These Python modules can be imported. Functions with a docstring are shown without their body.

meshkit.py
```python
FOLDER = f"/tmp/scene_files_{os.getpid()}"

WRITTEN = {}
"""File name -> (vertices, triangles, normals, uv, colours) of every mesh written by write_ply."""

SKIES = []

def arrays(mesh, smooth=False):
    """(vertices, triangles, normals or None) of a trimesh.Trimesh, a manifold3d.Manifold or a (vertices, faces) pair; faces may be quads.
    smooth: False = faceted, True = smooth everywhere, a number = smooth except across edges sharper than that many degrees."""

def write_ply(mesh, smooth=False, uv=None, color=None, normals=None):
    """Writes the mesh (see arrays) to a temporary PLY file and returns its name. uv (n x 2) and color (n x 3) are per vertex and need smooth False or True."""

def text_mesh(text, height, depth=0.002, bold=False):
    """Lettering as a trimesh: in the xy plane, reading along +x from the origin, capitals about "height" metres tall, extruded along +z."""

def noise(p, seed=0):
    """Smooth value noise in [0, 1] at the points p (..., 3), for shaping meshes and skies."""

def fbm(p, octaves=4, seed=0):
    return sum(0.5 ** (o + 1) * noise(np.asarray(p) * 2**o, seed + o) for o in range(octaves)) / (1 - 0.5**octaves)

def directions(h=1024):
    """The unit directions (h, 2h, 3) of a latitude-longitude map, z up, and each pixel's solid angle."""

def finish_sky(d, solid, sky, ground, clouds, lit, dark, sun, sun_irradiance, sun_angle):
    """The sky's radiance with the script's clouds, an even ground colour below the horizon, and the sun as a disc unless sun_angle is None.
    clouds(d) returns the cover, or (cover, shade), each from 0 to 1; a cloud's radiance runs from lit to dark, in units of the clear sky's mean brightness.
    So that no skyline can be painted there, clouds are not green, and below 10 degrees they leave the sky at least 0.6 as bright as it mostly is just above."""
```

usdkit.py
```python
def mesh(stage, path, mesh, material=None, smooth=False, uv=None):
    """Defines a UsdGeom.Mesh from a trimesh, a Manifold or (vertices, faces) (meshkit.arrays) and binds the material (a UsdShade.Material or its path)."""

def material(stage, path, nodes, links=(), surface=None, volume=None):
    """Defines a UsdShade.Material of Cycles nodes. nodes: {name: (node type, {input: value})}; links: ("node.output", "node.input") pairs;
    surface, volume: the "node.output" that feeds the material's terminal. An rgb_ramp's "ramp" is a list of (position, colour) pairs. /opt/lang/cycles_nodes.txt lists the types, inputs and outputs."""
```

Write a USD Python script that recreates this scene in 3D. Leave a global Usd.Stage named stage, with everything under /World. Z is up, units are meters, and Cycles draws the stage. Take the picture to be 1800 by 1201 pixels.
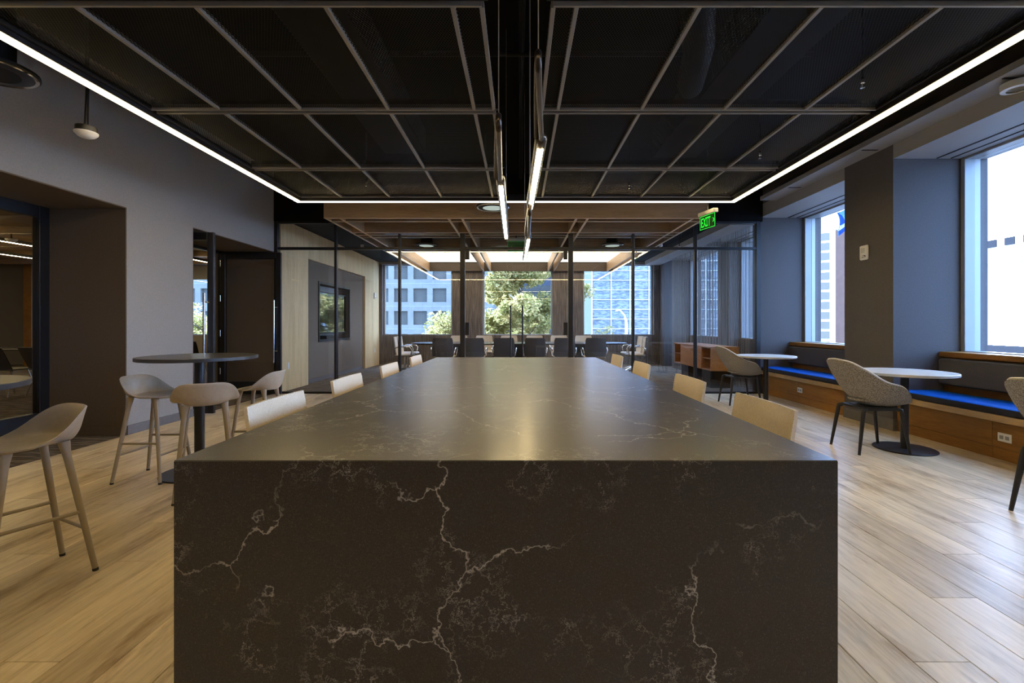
import math, random
import numpy as np, trimesh, usdkit, meshkit
from pxr import Usd, UsdGeom, UsdLux, UsdShade, Gf, Sdf

stage = Usd.Stage.CreateInMemory()
UsdGeom.SetStageUpAxis(stage, 'Z'); UsdGeom.SetStageMetersPerUnit(stage, 1.0)
UsdGeom.Xform.Define(stage, '/World'); UsdGeom.Scope.Define(stage, '/World/Looks')

# ------------------------------------------------------------------ camera, sky, sun, exposure
cam = UsdGeom.Camera.Define(stage, '/World/camera')
cam.CreateHorizontalApertureAttr(36.0); cam.CreateVerticalApertureAttr(24.02); cam.CreateFocalLengthAttr(16.0)
cam.CreateHorizontalApertureOffsetAttr(-13 * 36 / 1800.0); cam.CreateVerticalApertureOffsetAttr(-29.5 * 36 / 1800.0)
cam.CreateClippingRangeAttr(Gf.Vec2f(0.05, 1000)); cam.CreateFStopAttr(0.0); cam.CreateFocusDistanceAttr(3.0)
cam.AddTranslateOp().Set(Gf.Vec3d(0, 0, 1.2)); cam.AddRotateXYZOp().Set(Gf.Vec3f(90, 0, 0))
cam.CreateExposureAttr(0.0)
dome = UsdLux.DomeLight.Define(stage, '/World/sky_light')
dome.CreateColorAttr(Gf.Vec3f(0.34, 0.62, 1.22)); dome.CreateIntensityAttr(2.8)
sun = UsdLux.DistantLight.Define(stage, '/World/sun_light')
sun.CreateColorAttr(Gf.Vec3f(0.63, 0.90, 1.42)); sun.CreateIntensityAttr(13.0); sun.CreateNormalizeAttr(True); sun.CreateAngleAttr(0.53)
SUN = np.array([-0.80, 0.0, 0.60]); SUN /= np.linalg.norm(SUN)          # towards the sun
_rot = Gf.Rotation(Gf.Vec3d(0, 0, 1), Gf.Vec3d(*map(float, SUN)))
sun.AddTransformOp().Set(Gf.Matrix4d().SetRotate(_rot))
LED = (1.0, 0.75, 0.36); LED_STRENGTH = 35.0; PANEL_STRENGTH = 3.6

# ------------------------------------------------------------------ helpers: naming and prims
_used, _origin = {}, {}
def numbered(parent, name):
    k = (parent, name); n = _used.get(k, 0); _used[k] = n + 1
    return name if n == 0 else '%s_%03d' % (name, n)
def props(p, label=None, cat=None, group=None, kind=None):
    for k, v in (('label', label), ('category', cat), ('group', group), ('kind', kind)):
        if v: p.SetCustomDataByKey(k, v)
def thing(name, label, cat, loc=(0, 0, 0), rotz=0.0, group=None, kind=None):
    path = '/World/' + numbered('/World', name)
    x = UsdGeom.Xform.Define(stage, path)
    x.AddTranslateOp().Set(Gf.Vec3d(*map(float, loc)))
    if rotz: x.AddRotateZOp().Set(float(rotz))
    props(x.GetPrim(), label, cat, group, kind); _origin[path] = np.array(loc, float)
    return path
def part(parent, name, mesh, mat, label=None, smooth=False, world=False, kind=None):
    path = parent + '/' + numbered(parent, name)
    v, f = vf(mesh)
    if world: v = v - _origin['/'.join(parent.split('/')[:3])]
    m = usdkit.mesh(stage, path, (v, f), M[mat], smooth=smooth)
    props(m.GetPrim(), label, None, None, kind)
    return path
def solo(name, mesh, mat, label, cat=None, group=None, kind=None, smooth=False):
    v, f = vf(mesh)
    base = np.array([(v[:, 0].min() + v[:, 0].max()) / 2, (v[:, 1].min() + v[:, 1].max()) / 2, v[:, 2].min()])
    path = '/World/' + numbered('/World', name)
    m = usdkit.mesh(stage, path, (v - base, f), M[mat], smooth=smooth)
    UsdGeom.Xformable(m.GetPrim()).AddTranslateOp().Set(Gf.Vec3d(*map(float, base)))
    props(m.GetPrim(), label, cat, group, kind); _origin[path] = base
    return path
def dup(src, label, loc, rotz=0.0):
    was = stage.GetPrimAtPath(src).GetCustomData()
    base = src.split('/')[-1]
    if base[-4:-3] == '_' and base[-3:].isdigit(): base = base[:-4]
    p = thing(base, label, was['category'], loc, rotz, was.get('group'))
    q = stage.GetPrimAtPath(p); q.GetReferences().AddInternalReference(src)
    props(q, label, was['category'], was.get('group')); q.SetInstanceable(True)
    return p

# ------------------------------------------------------------------ helpers: shapes (vertices, triangles)
def vf(m):
    if isinstance(m, trimesh.Trimesh): return np.array(m.vertices), np.array(m.faces)
    if hasattr(m, 'to_mesh'):
        q = m.to_mesh(); return np.array(q.vert_properties[:, :3], float), np.array(q.tri_verts)
    return np.asarray(m[0], float), np.asarray(m[1], int)
def join(*ms):
    V, F, n = [], [], 0
    for m in ms:
        v, f = vf(m); V.append(v); F.append(f + n); n += len(v)
    return np.vstack(V), np.vstack(F)
_BOXF = np.array([[0,2,1],[1,2,3],[4,5,6],[5,7,6],[0,1,4],[1,5,4],[2,6,3],[3,6,7],[0,4,2],[2,4,6],[1,3,5],[3,7,5]])
def _chamfer_topology():
    s = np.array([[x, y, z] for z in (-1, 1) for y in (-1, 1) for x in (-1, 1)], float)
    pts = []
    for c in s:
        for k in range(3):
            q = c * 0.8; q[k] = c[k]; pts.append(q)
    h = trimesh.Trimesh(np.array(pts), process=False).convex_hull
    key = {tuple(np.round(p, 3)): i for i, p in enumerate(pts)}
    F = np.array([[key[tuple(np.round(h.vertices[i], 3))] for i in f] for f in h.faces])
    return s, F
_CS, _CF = _chamfer_topology()
def box(x0, x1, y0, y1, z0, z1, b=0.0):
    if b <= 0:
        v = np.array([[x, y, z] for z in (z0, z1) for y in (y0, y1) for x in (x0, x1)], float)
        return v, _BOXF
    c = np.array([(x0 + x1) / 2, (y0 + y1) / 2, (z0 + z1) / 2]); h = np.array([x1 - x0, y1 - y0, z1 - z0]) / 2
    b = min(b, h.min() * 0.9); pts = []
    for s in _CS:
        for k in range(3):
            q = s * (h - b); q[k] = s[k] * h[k]; pts.append(c + q)
    return np.array(pts), _CF
def tube(path, r, n=10, caps=True):
    P = np.asarray(path, float); R = np.broadcast_to(np.asarray(r, float), (len(P),))
    T = np.gradient(P, axis=0); T /= np.maximum(np.linalg.norm(T, axis=1, keepdims=True), 1e-12)
    a = np.array([0, 0, 1.0]) if abs(T[0][2]) < 0.9 else np.array([1.0, 0, 0])
    u = np.cross(T[0], a); u /= np.linalg.norm(u); V = []
    th = np.linspace(0, 2 * np.pi, n, endpoint=False)
    for i in range(len(P)):
        u = u - T[i] * np.dot(u, T[i]); u /= np.linalg.norm(u); w = np.cross(T[i], u)
        V.append(P[i] + R[i] * (np.cos(th)[:, None] * u + np.sin(th)[:, None] * w))
    V = np.vstack(V); F = []
    for i in range(len(P) - 1):
        for j in range(n):
            k = (j + 1) % n
            F += [[i*n+j, i*n+k, (i+1)*n+k], [i*n+j, (i+1)*n+k, (i+1)*n+j]]
    if caps:
        c0, c1 = len(V), len(V) + 1; V = np.vstack([V, P[0], P[-1]]); e = (len(P) - 1) * n
        for j in range(n):
            k = (j + 1) % n; F += [[c0, k, j], [c1, e + j, e + k]]
    return V, np.array(F)
def lathe(prof, n=48, c=(0, 0)):
    """prof: (r, z) from bottom centre to top centre"""
    th = np.linspace(0, 2 * np.pi, n, endpoint=False); V = []; F = []
    for r, z in prof: V.append(np.stack([c[0] + r * np.cos(th), c[1] + r * np.sin(th), np.full(n, z)], 1))
    V = np.vstack(V)
    for i in range(len(prof) - 1):
        for j in range(n):
            k = (j + 1) % n; F += [[i*n+j, i*n+k, (i+1)*n+k], [i*n+j, (i+1)*n+k, (i+1)*n+j]]
    return V, np.array(F)
def disc(r, z0, z1, b=0.003, n=64, c=(0, 0)):
    return lathe([(1e-4, z0), (r - b, z0), (r, z0 + b), (r, z1 - b), (r - b, z1), (1e-4, z1)], n, c)
def move(m, d=(0, 0, 0), rz=0.0):
    v, f = vf(m); a = math.radians(rz)
    R = np.array([[math.cos(a), -math.sin(a), 0], [math.sin(a), math.cos(a), 0], [0, 0, 1]])
    return v @ R.T + np.array(d, float), f
def grid_faces(nu, nv, wrap_u=False):
    F = []
    for i in range(nu if wrap_u else nu - 1):
        for j in range(nv - 1):
            a, b = i * nv + j, ((i + 1) % nu) * nv + j
            F += [[a, b, b + 1], [a, b + 1, a + 1]]
    return np.array(F)

# ------------------------------------------------------------------ materials
M = {}
def mat(name, nodes, links, surface='p.BSDF'):
    M[name] = usdkit.material(stage, '/World/Looks/' + name, nodes, links, surface=surface); return name
def plain(name, col, rough=0.5, metal=0.0, spec=0.5, **kw):
    mat(name, {'p': ('principled_bsdf', dict(base_color=col, roughness=rough, metallic=metal, specular_ior_level=spec, **kw))}, [])
def noisy(name, c1, c2, scale=(1, 1, 1), ns=5.0, detail=4.0, rough=0.5, spec=0.5, bump=0.0, metal=0.0, lo=0.35, hi=0.65, obj=True, **kw):
    nodes = {'t': ('texture_coordinate', {}) if obj else ('geometry', {}), 'm': ('mapping', {'scale': scale}),
             'n': ('noise_texture', {'scale': ns, 'detail': detail, 'roughness': 0.6}),
             'r': ('rgb_ramp', {'ramp': [(lo, c1), (hi, c2)]}),
             'p': ('principled_bsdf', dict(roughness=rough, specular_ior_level=spec, metallic=metal, **kw))}
    links = [('t.object' if obj else 't.position', 'm.vector'), ('m.vector', 'n.vector'), ('n.fac', 'r.fac'), ('r.color', 'p.base_color')]
    if bump:
        nodes['b'] = ('bump', {'strength': bump, 'distance': 0.002}); links += [('n.fac', 'b.height'), ('b.normal', 'p.normal')]
    mat(name, nodes, links)
def wood(name, dark, light, axis='y', rough=0.4, grain=6.0, spec=0.4, vary=0.25, bump=0.05, knots=False):
    """grain runs along the axis; each object is shifted and toned by its own random number"""
    st = {'x': (0.09, 1, 1), 'y': (1, 0.09, 1), 'z': (1, 1, 0.09)}[axis]
    nodes = {'t': ('geometry', {}), 'o': ('object_info', {}), 'ro': ('math', {'math_type': 'multiply', 'value2': 37.0}),
             'cx': ('combine_xyz', {'y': 0.0}), 'ad': ('vector_math', {'math_type': 'add'}),
             'm': ('mapping', {'scale': st}),
             'n1': ('noise_texture', {'scale': grain, 'detail': 3.0, 'roughness': 0.55, 'distortion': 0.6}),
             'n2': ('noise_texture', {'scale': grain * 9, 'detail': 3.0, 'roughness': 0.65}),
             'mx': ('mix_float', {'fac': 0.46}),
             'r': ('rgb_ramp', {'ramp': [(0.30, dark), (0.52, tuple((a + 2 * b) / 3 for a, b in zip(dark, light))), (0.68, light)]}),
             'vr': ('map_range', {'from_min': 0.0, 'from_max': 1.0, 'to_min': 1.0 - vary, 'to_max': 1.0 + vary * 0.5}),
             'h': ('hsv', {}), 'b': ('bump', {'strength': bump, 'distance': 0.001}),
             'p': ('principled_bsdf', {'roughness': rough, 'specular_ior_level': spec})}
    links = [('o.random', 'ro.value1'), ('ro.value', 'cx.x'), ('ro.value', 'cx.y'), ('ro.value', 'cx.z'), ('t.position', 'm.vector'), ('m.vector', 'ad.vector1'),
             ('cx.vector', 'ad.vector2'), ('ad.vector', 'n1.vector'), ('ad.vector', 'n2.vector'), ('n1.fac', 'mx.a'), ('n2.fac', 'mx.b'),
             ('mx.result', 'r.fac'), ('r.color', 'h.color'), ('o.random', 'vr.value'), ('vr.result', 'h.value'),
             ('n2.fac', 'b.height'), ('b.normal', 'p.normal')]
    src = 'h.color'
    if knots:
        nodes['km'] = ('mapping', {'scale': (2.6, 0.55, 1)})
        nodes['k'] = ('noise_texture', {'scale': 2.3, 'detail': 5.0, 'roughness': 0.68})
        nodes['kr'] = ('rgb_ramp', {'ramp': [(0.53, (1, 1, 1)), (0.63, (0.70, 0.63, 0.54)), (0.73, (0.42, 0.34, 0.27))]})
        nodes['kx'] = ('mix_color', {'blend_type': 'multiply', 'fac': 1.0})
        links += [('t.position', 'km.vector'), ('km.vector', 'k.vector'), ('k.fac', 'kr.fac'), ('h.color', 'kx.a'), ('kr.color', 'kx.b')]
        src = 'kx.result'
    links.append((src, 'p.base_color'))
    mat(name, nodes, links)
def emit(name, col, s):
    mat(name, {'e': ('emission', {'color': col, 'strength': s})}, [], 'e.emission')
def pane(name, tint=(1, 1, 1), r0=0.05, gl=(1, 1, 1), extra=0.0):
    mat(name, {'w': ('layer_weight', {'blend': 0.5}), 'pw': ('math', {'math_type': 'power', 'value2': 5.0}),
               'ma': ('math', {'math_type': 'multiply_add', 'value2': 1 - r0, 'value3': r0}),
               't': ('transparent_bsdf', {'color': tint}), 'g': ('glossy_bsdf', {'color': gl, 'roughness': extra}), 'x': ('mix_closure', {})},
        [('w.facing', 'pw.value1'), ('pw.value', 'ma.value1'), ('ma.value', 'x.fac'), ('t.BSDF', 'x.closure1'), ('g.BSDF', 'x.closure2')], 'x.closure')

noisy('wall_paint', (0.265, 0.245, 0.225), (0.295, 0.272, 0.25), ns=60, rough=0.75, spec=0.25, bump=0.05)
noisy('wall_paint_shaded', (0.125, 0.095, 0.066), (0.14, 0.107, 0.075), ns=90, rough=0.8, spec=0.2, bump=0.05)  # wall paint browned and darkened: doorway recess shade put into the colour
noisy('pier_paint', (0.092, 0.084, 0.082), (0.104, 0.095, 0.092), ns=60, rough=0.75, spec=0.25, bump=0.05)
noisy('base_paint', (0.13, 0.122, 0.118), (0.15, 0.14, 0.135), ns=20, rough=0.55, spec=0.4)
plain('black_ceiling', (0.007, 0.0067, 0.0065), 0.8, spec=0.1)
plain('black_duct', (0.009, 0.0085, 0.008), 0.5, spec=0.2)
plain('black_metal', (0.012, 0.012, 0.013), 0.38, spec=0.5)
plain('bronze_metal', (0.075, 0.058, 0.047), 0.24, 0.8)
plain('panel_frame', (0.24, 0.22, 0.195), 0.42, spec=0.5)
plain('aluminium', (0.30, 0.31, 0.31), 0.4, 0.2)
plain('chrome', (0.75, 0.74, 0.72), 0.14, 1.0)
plain('white_plastic', (0.72, 0.70, 0.66), 0.4)
plain('soffit_grey', (0.30, 0.29, 0.28), 0.6)
plain('dark_hole', (0.01, 0.01, 0.01), 0.6)
pane('glass'); pane('window_glass', r0=0.04)
plain('tv_screen', (0.006, 0.006, 0.007), 0.03, ior=2.3)
emit('led', LED, LED_STRENGTH); emit('led_panel', (1.0, 0.86, 0.66), PANEL_STRENGTH); emit('downlight', (0.8, 0.95, 0.85), 0.55)
emit('exit_green', (0.03, 1.0, 0.05), 1.0); emit('exit_dim', (0.04, 0.6, 0.10), 0.28)
plain('exit_back', (0.01, 0.05, 0.015), 0.2)
wood('oak_plank', (0.40, 0.295, 0.165), (0.82, 0.68, 0.47), 'y', rough=0.34, grain=5.0, spec=0.5, vary=0.13, knots=True)
plain('floor_joint', (0.06, 0.045, 0.03), 0.7)
wood('oak_beam', (0.20, 0.13, 0.070), (0.36, 0.24, 0.135), 'x', rough=0.45, grain=9.0, vary=0.10)
wood('oak_beam_long', (0.24, 0.16, 0.092), (0.42, 0.29, 0.175), 'y', rough=0.45, grain=9.0, vary=0.10)
wood('oak_panel', (0.54, 0.37, 0.17), (0.80, 0.58, 0.30), 'z', rough=0.42, grain=9.0, vary=0.05)
wood('bench_wood_lit', (0.33, 0.20, 0.085), (0.55, 0.37, 0.18), 'y', rough=0.45, grain=8.0, vary=0.08, spec=0.3)  # bench wood lightened: light caught by the ledge is put into the colour
plain('vinyl_shaded', (0.010, 0.011, 0.022), 0.7)  # shade on the blue cushion front, put into a dark colour
plain('oak_lit', (0.62, 0.46, 0.30), 0.5)  # oak lightened: light on the beam undersides put into the colour
plain('oak_dimmed', (0.05, 0.034, 0.022), 0.6)  # oak of the far trellis beam, darkened to offset the panel light there
wood('bench_wood', (0.20, 0.092, 0.018), (0.34, 0.165, 0.036), 'y', rough=0.5, grain=8.0, vary=0.12, spec=0.2)
wood('credenza_wood', (0.30, 0.12, 0.03), (0.50, 0.22, 0.06), 'y', rough=0.35, grain=10.0, vary=0.1)
noisy('stool_plastic', (0.40, 0.335, 0.255), (0.44, 0.37, 0.285), ns=30, rough=0.42)
plain('stool_metal', (0.34, 0.285, 0.215), 0.38)
plain('rubber', (0.02, 0.02, 0.02), 0.7)
noisy('leather', (0.69, 0.565, 0.395), (0.77, 0.64, 0.46), ns=140, rough=0.42, bump=0.12)
plain('thread', (0.75, 0.66, 0.48), 0.7)
noisy('chair_fabric', (0.16, 0.143, 0.126), (0.38, 0.35, 0.315), ns=110, detail=3, rough=0.95, spec=0.15, bump=0.35, lo=0.38, hi=0.62)
noisy('piping_fabric', (0.72, 0.69, 0.64), (0.8, 0.77, 0.72), ns=100, rough=0.8, spec=0.2)
plain('chair_black', (0.014, 0.013, 0.013), 0.45)
noisy('white_top', (0.58, 0.56, 0.53), (0.66, 0.64, 0.60), ns=8, rough=0.28)
noisy('grey_cushion', (0.055, 0.052, 0.048), (0.115, 0.108, 0.095), ns=160, rough=0.95, spec=0.15, bump=0.3)
noisy('blue_vinyl', (0.001, 0.095, 0.50), (0.002, 0.115, 0.58), ns=60, rough=0.5, spec=0.15, bump=0.05)
noisy('carpet', (0.07, 0.055, 0.042), (0.30, 0.25, 0.19), scale=(1, 7, 1), ns=3.5, detail=8, rough=0.95, spec=0.1, lo=0.44, hi=0.74, obj=False)
noisy('felt', (0.16, 0.128, 0.094), (0.19, 0.152, 0.112), ns=120, rough=0.9, spec=0.15)
noisy('streak_cover', (0.045, 0.035, 0.027), (0.18, 0.145, 0.11), scale=(9, 9, 0.35), ns=6, detail=5, rough=0.7, obj=False, lo=0.38, hi=0.68)
noisy('chair_charcoal', (0.10, 0.097, 0.092), (0.14, 0.135, 0.128), ns=150, rough=0.9, spec=0.2)
noisy('chair_cream', (0.50, 0.44, 0.34), (0.58, 0.51, 0.40), ns=90, rough=0.7)
plain('table_dark', (0.035, 0.033, 0.032), 0.22)
plain('bar_top', (0.045, 0.042, 0.04), 0.30)
mat('string', {'d': ('diffuse_bsdf', {'color': (0.36, 0.33, 0.29)}), 't': ('translucent_bsdf', {'color': (0.36, 0.33, 0.29)}), 'x': ('mix_closure', {'fac': 0.45})},
    [('d.BSDF', 'x.closure1'), ('t.BSDF', 'x.closure2')], 'x.closure')
def stone():
    n = {'t': ('geometry', {}),
         'w': ('noise_texture', {'scale': 3.4, 'detail': 6.0, 'roughness': 0.62}), 'ws': ('vector_math', {'math_type': 'scale', 'scale': 0.30}), 'wa': ('vector_math', {'math_type': 'add'}),
         'v1': ('voronoi_texture', {'feature': 'distance_to_edge', 'scale': 2.3}), 'r1': ('rgb_ramp', {'ramp': [(0.0, (1, 1, 1)), (0.002, (0.55, 0.55, 0.55)), (0.0055, (0, 0, 0))]}),
         'w2': ('noise_texture', {'scale': 14.0, 'detail': 6.0, 'roughness': 0.75}), 'ws2': ('vector_math', {'math_type': 'scale', 'scale': 0.17}), 'wa2': ('vector_math', {'math_type': 'add'}),
         'v2': ('voronoi_texture', {'feature': 'distance_to_edge', 'scale': 17.0}), 'r2': ('rgb_ramp', {'ramp': [(0.0, (1, 1, 1)), (0.010, (0.5, 0.5, 0.5)), (0.026, (0, 0, 0))]}),
         'm1': ('noise_texture', {'scale': 3.6, 'detail': 3.0}), 'mr1': ('rgb_ramp', {'ramp': [(0.41, (0, 0, 0)), (0.54, (1, 1, 1))]}),
         'm2': ('noise_texture', {'scale': 3.2, 'detail': 4.0, 'roughness': 0.7}), 'mo': ('vector_math', {'math_type': 'add', 'vector2': (7.3, 2.1, 4.4)}),
         'mr2': ('rgb_ramp', {'ramp': [(0.50, (0, 0, 0)), (0.62, (1, 1, 1))]}),
         'x1': ('mix_color', {'blend_type': 'multiply', 'fac': 1.0}), 'x2': ('mix_color', {'blend_type': 'multiply', 'fac': 1.0}), 'xa': ('mix_color', {'blend_type': 'lighten', 'fac': 1.0}),
         's': ('noise_texture', {'scale': 380.0, 'detail': 1.0}), 'sr': ('rgb_ramp', {'ramp': [(0.3, (0.022, 0.016, 0.010)), (0.66, (0.036, 0.027, 0.018)), (0.74, (0.07, 0.056, 0.045))]}),
         'br': ('rgb_to_bw', {}), 'c': ('mix_color', {'blend_type': 'mix', 'b': (0.50, 0.44, 0.38)}), 'dim': ('math', {'math_type': 'multiply', 'value2': 0.8}),
         'p': ('principled_bsdf', {'roughness': 0.26, 'specular_ior_level': 0.6})}
    l = [('t.position', 'w.vector'), ('w.color', 'ws.vector1'), ('ws.vector', 'wa.vector1'), ('t.position', 'wa.vector2'), ('wa.vector', 'v1.vector'), ('v1.distance', 'r1.fac'),
         ('t.position', 'w2.vector'), ('w2.color', 'ws2.vector1'), ('ws2.vector', 'wa2.vector1'), ('t.position', 'wa2.vector2'), ('wa2.vector', 'v2.vector'), ('v2.distance', 'r2.fac'),
         ('t.position', 'm1.vector'), ('m1.fac', 'mr1.fac'), ('t.position', 'mo.vector1'), ('mo.vector', 'm2.vector'), ('m2.fac', 'mr2.fac'),
         ('r1.color', 'x1.a'), ('mr1.color', 'x1.b'), ('r2.color', 'x2.a'), ('mr2.color', 'x2.b'), ('x1.result', 'xa.a'), ('x2.result', 'xa.b'),
         ('t.position', 's.vector'), ('s.fac', 'sr.fac'), ('xa.result', 'br.color'), ('br.val', 'dim.value1'), ('dim.value', 'c.fac'), ('sr.color', 'c.a'), ('c.result', 'p.base_color')]
    mat('stone', n, l)
stone()
def mesh_metal():
    """expanded metal: strands where either of two crossed waves is near zero, open in between"""
    n = {'t': ('geometry', {}), 's': ('separate_xyz', {}), 'kx': ('math', {'math_type': 'multiply', 'value2': 2 * math.pi / 0.034}), 'ky': ('math', {'math_type': 'multiply', 'value2': 2 * math.pi / 0.060}),
         'a': ('math', {'math_type': 'add'}), 'b': ('math', {'math_type': 'subtract'}), 'sa': ('math', {'math_type': 'sine'}), 'sb': ('math', {'math_type': 'sine'}),
         'aa': ('math', {'math_type': 'absolute'}), 'ab': ('math', {'math_type': 'absolute'}), 'mn': ('math', {'math_type': 'minimum'}), 'lt': ('math', {'math_type': 'less_than', 'value2': 0.36}),
         'tr': ('transparent_bsdf', {}), 'p': ('principled_bsdf', {'base_color': (0.017, 0.016, 0.015), 'roughness': 0.5, 'specular_ior_level': 0.12}), 'x': ('mix_closure', {})}
    l = [('t.position', 's.vector'), ('s.x', 'kx.value1'), ('s.y', 'ky.value1'), ('kx.value', 'a.value1'), ('ky.value', 'a.value2'), ('kx.value', 'b.value1'), ('ky.value', 'b.value2'),
         ('a.value', 'sa.value1'), ('b.value', 'sb.value1'), ('sa.value', 'aa.value1'), ('sb.value', 'ab.value1'), ('aa.value', 'mn.value1'), ('ab.value', 'mn.value2'), ('mn.value', 'lt.value1'),
         ('lt.value', 'x.fac'), ('tr.BSDF', 'x.closure1'), ('p.BSDF', 'x.closure2')]
    mat('mesh_metal', n, l, 'x.closure')
mesh_metal()
# outdoors
noisy('concrete', (0.185, 0.175, 0.15), (0.215, 0.205, 0.175), ns=0.6, rough=0.85)
plain('far_window', (0.085, 0.078, 0.062), 0.35, spec=0.2)
plain('white_stone', (0.82, 0.81, 0.79), 0.8)
plain('white_metal', (0.62, 0.62, 0.62), 0.5)
plain('blue_glass', (0.02, 0.035, 0.05), 0.4)
plain('dark_stone', (0.018, 0.018, 0.02), 0.9, spec=0.0)
plain('blue_wall', (0.045, 0.055, 0.075), 0.6)
noisy('grid_glass', (0.08, 0.095, 0.11), (0.22, 0.235, 0.25), scale=(1, 1, 3.5), ns=1.6, detail=3, rough=0.3, obj=False, lo=0.42, hi=0.58)
plain('grey_block', (0.30, 0.31, 0.33), 0.7)
noisy('brick_wall', (0.042, 0.020, 0.0135), (0.052, 0.026, 0.018), ns=1.0, rough=0.9)
plain('asphalt', (0.10, 0.10, 0.105), 0.9)
plain('flag_blue', (0.01, 0.06, 0.55), 0.8)
plain('bark', (0.10, 0.08, 0.065), 0.9)
mat('leaf', {'o': ('geometry', {}), 'n': ('noise_texture', {'scale': 1.3, 'detail': 3.0}), 'r': ('rgb_ramp', {'ramp': [(0.33, (0.22, 0.20, 0.055)), (0.50, (0.40, 0.34, 0.12)), (0.66, (0.55, 0.44, 0.19))]}),
             'd': ('diffuse_bsdf', {}), 't': ('translucent_bsdf', {}), 'x': ('mix_closure', {'fac': 0.35})},
    [('o.position', 'n.vector'), ('n.fac', 'r.fac'), ('r.color', 'd.color'), ('r.color', 't.color'), ('d.BSDF', 'x.closure1'), ('t.BSDF', 'x.closure2')], 'x.closure')

# ------------------------------------------------------------------ the shell: floor, walls, ceiling
XL, XR, YG, YB, ZD = -4.27, 4.23, 7.95, 13.7, 3.85
rng = random.Random(4)
fl = thing('floor', 'light oak plank floor of the lounge with staggered end joints', 'floor', (0, 0, 0), kind='structure')
part(fl, 'subfloor', box(XL, 5.3, -4.2, YG + 0.05, -0.20, -0.012), 'floor_joint')
part(fl, 'floor_behind', box(XL, 4.98, -4.2, -0.3, -0.012, 0.0), 'oak_plank')
PW = 0.2025
k0 = math.floor((XL - 1.2) / PW)
for k in range(k0, 30):
    x0, x1 = 1.2 + k * PW, 1.2 + (k + 1) * PW
    x0, x1 = max(x0, XL), min(x1, 4.32)
    if x1 - x0 < 0.01: continue
    L = 1.52
    off = (1.62 + (k - 1) * 0.19 if k % 2 else 1.62 + (k - 1) * 0.19 + 0.83 + 0.12 * rng.random()) % L
    y = off - L * 4
    while y < YG:
        a, b = max(y, -0.3), min(y + L, YG)
        if b - a > 0.02:
            part(fl, 'floor_plank', box(x0 + 0.0009, x1 - 0.0009, a + 0.0009, b - 0.0009, -0.012, 0.0, 0.0014), 'oak_plank')
        y += L
solo('floor', box(-5.2, 5.3, YG + 0.05, YB, -0.2, 0.0), 'carpet', 'dark streaked carpet of the glass-walled meeting room', kind='structure')
solo('floor', join(box(-15.8, -5.2, 1.0, YB, -0.2, 0.0), box(-5.2, XL, 2.6, 4.95, -0.2, 0.0), box(-5.2, XL, 5.95, 7.92, -0.2, 0.0)), 'carpet', 'dark streaked carpet of the side room and its doorways', kind='structure')
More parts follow.
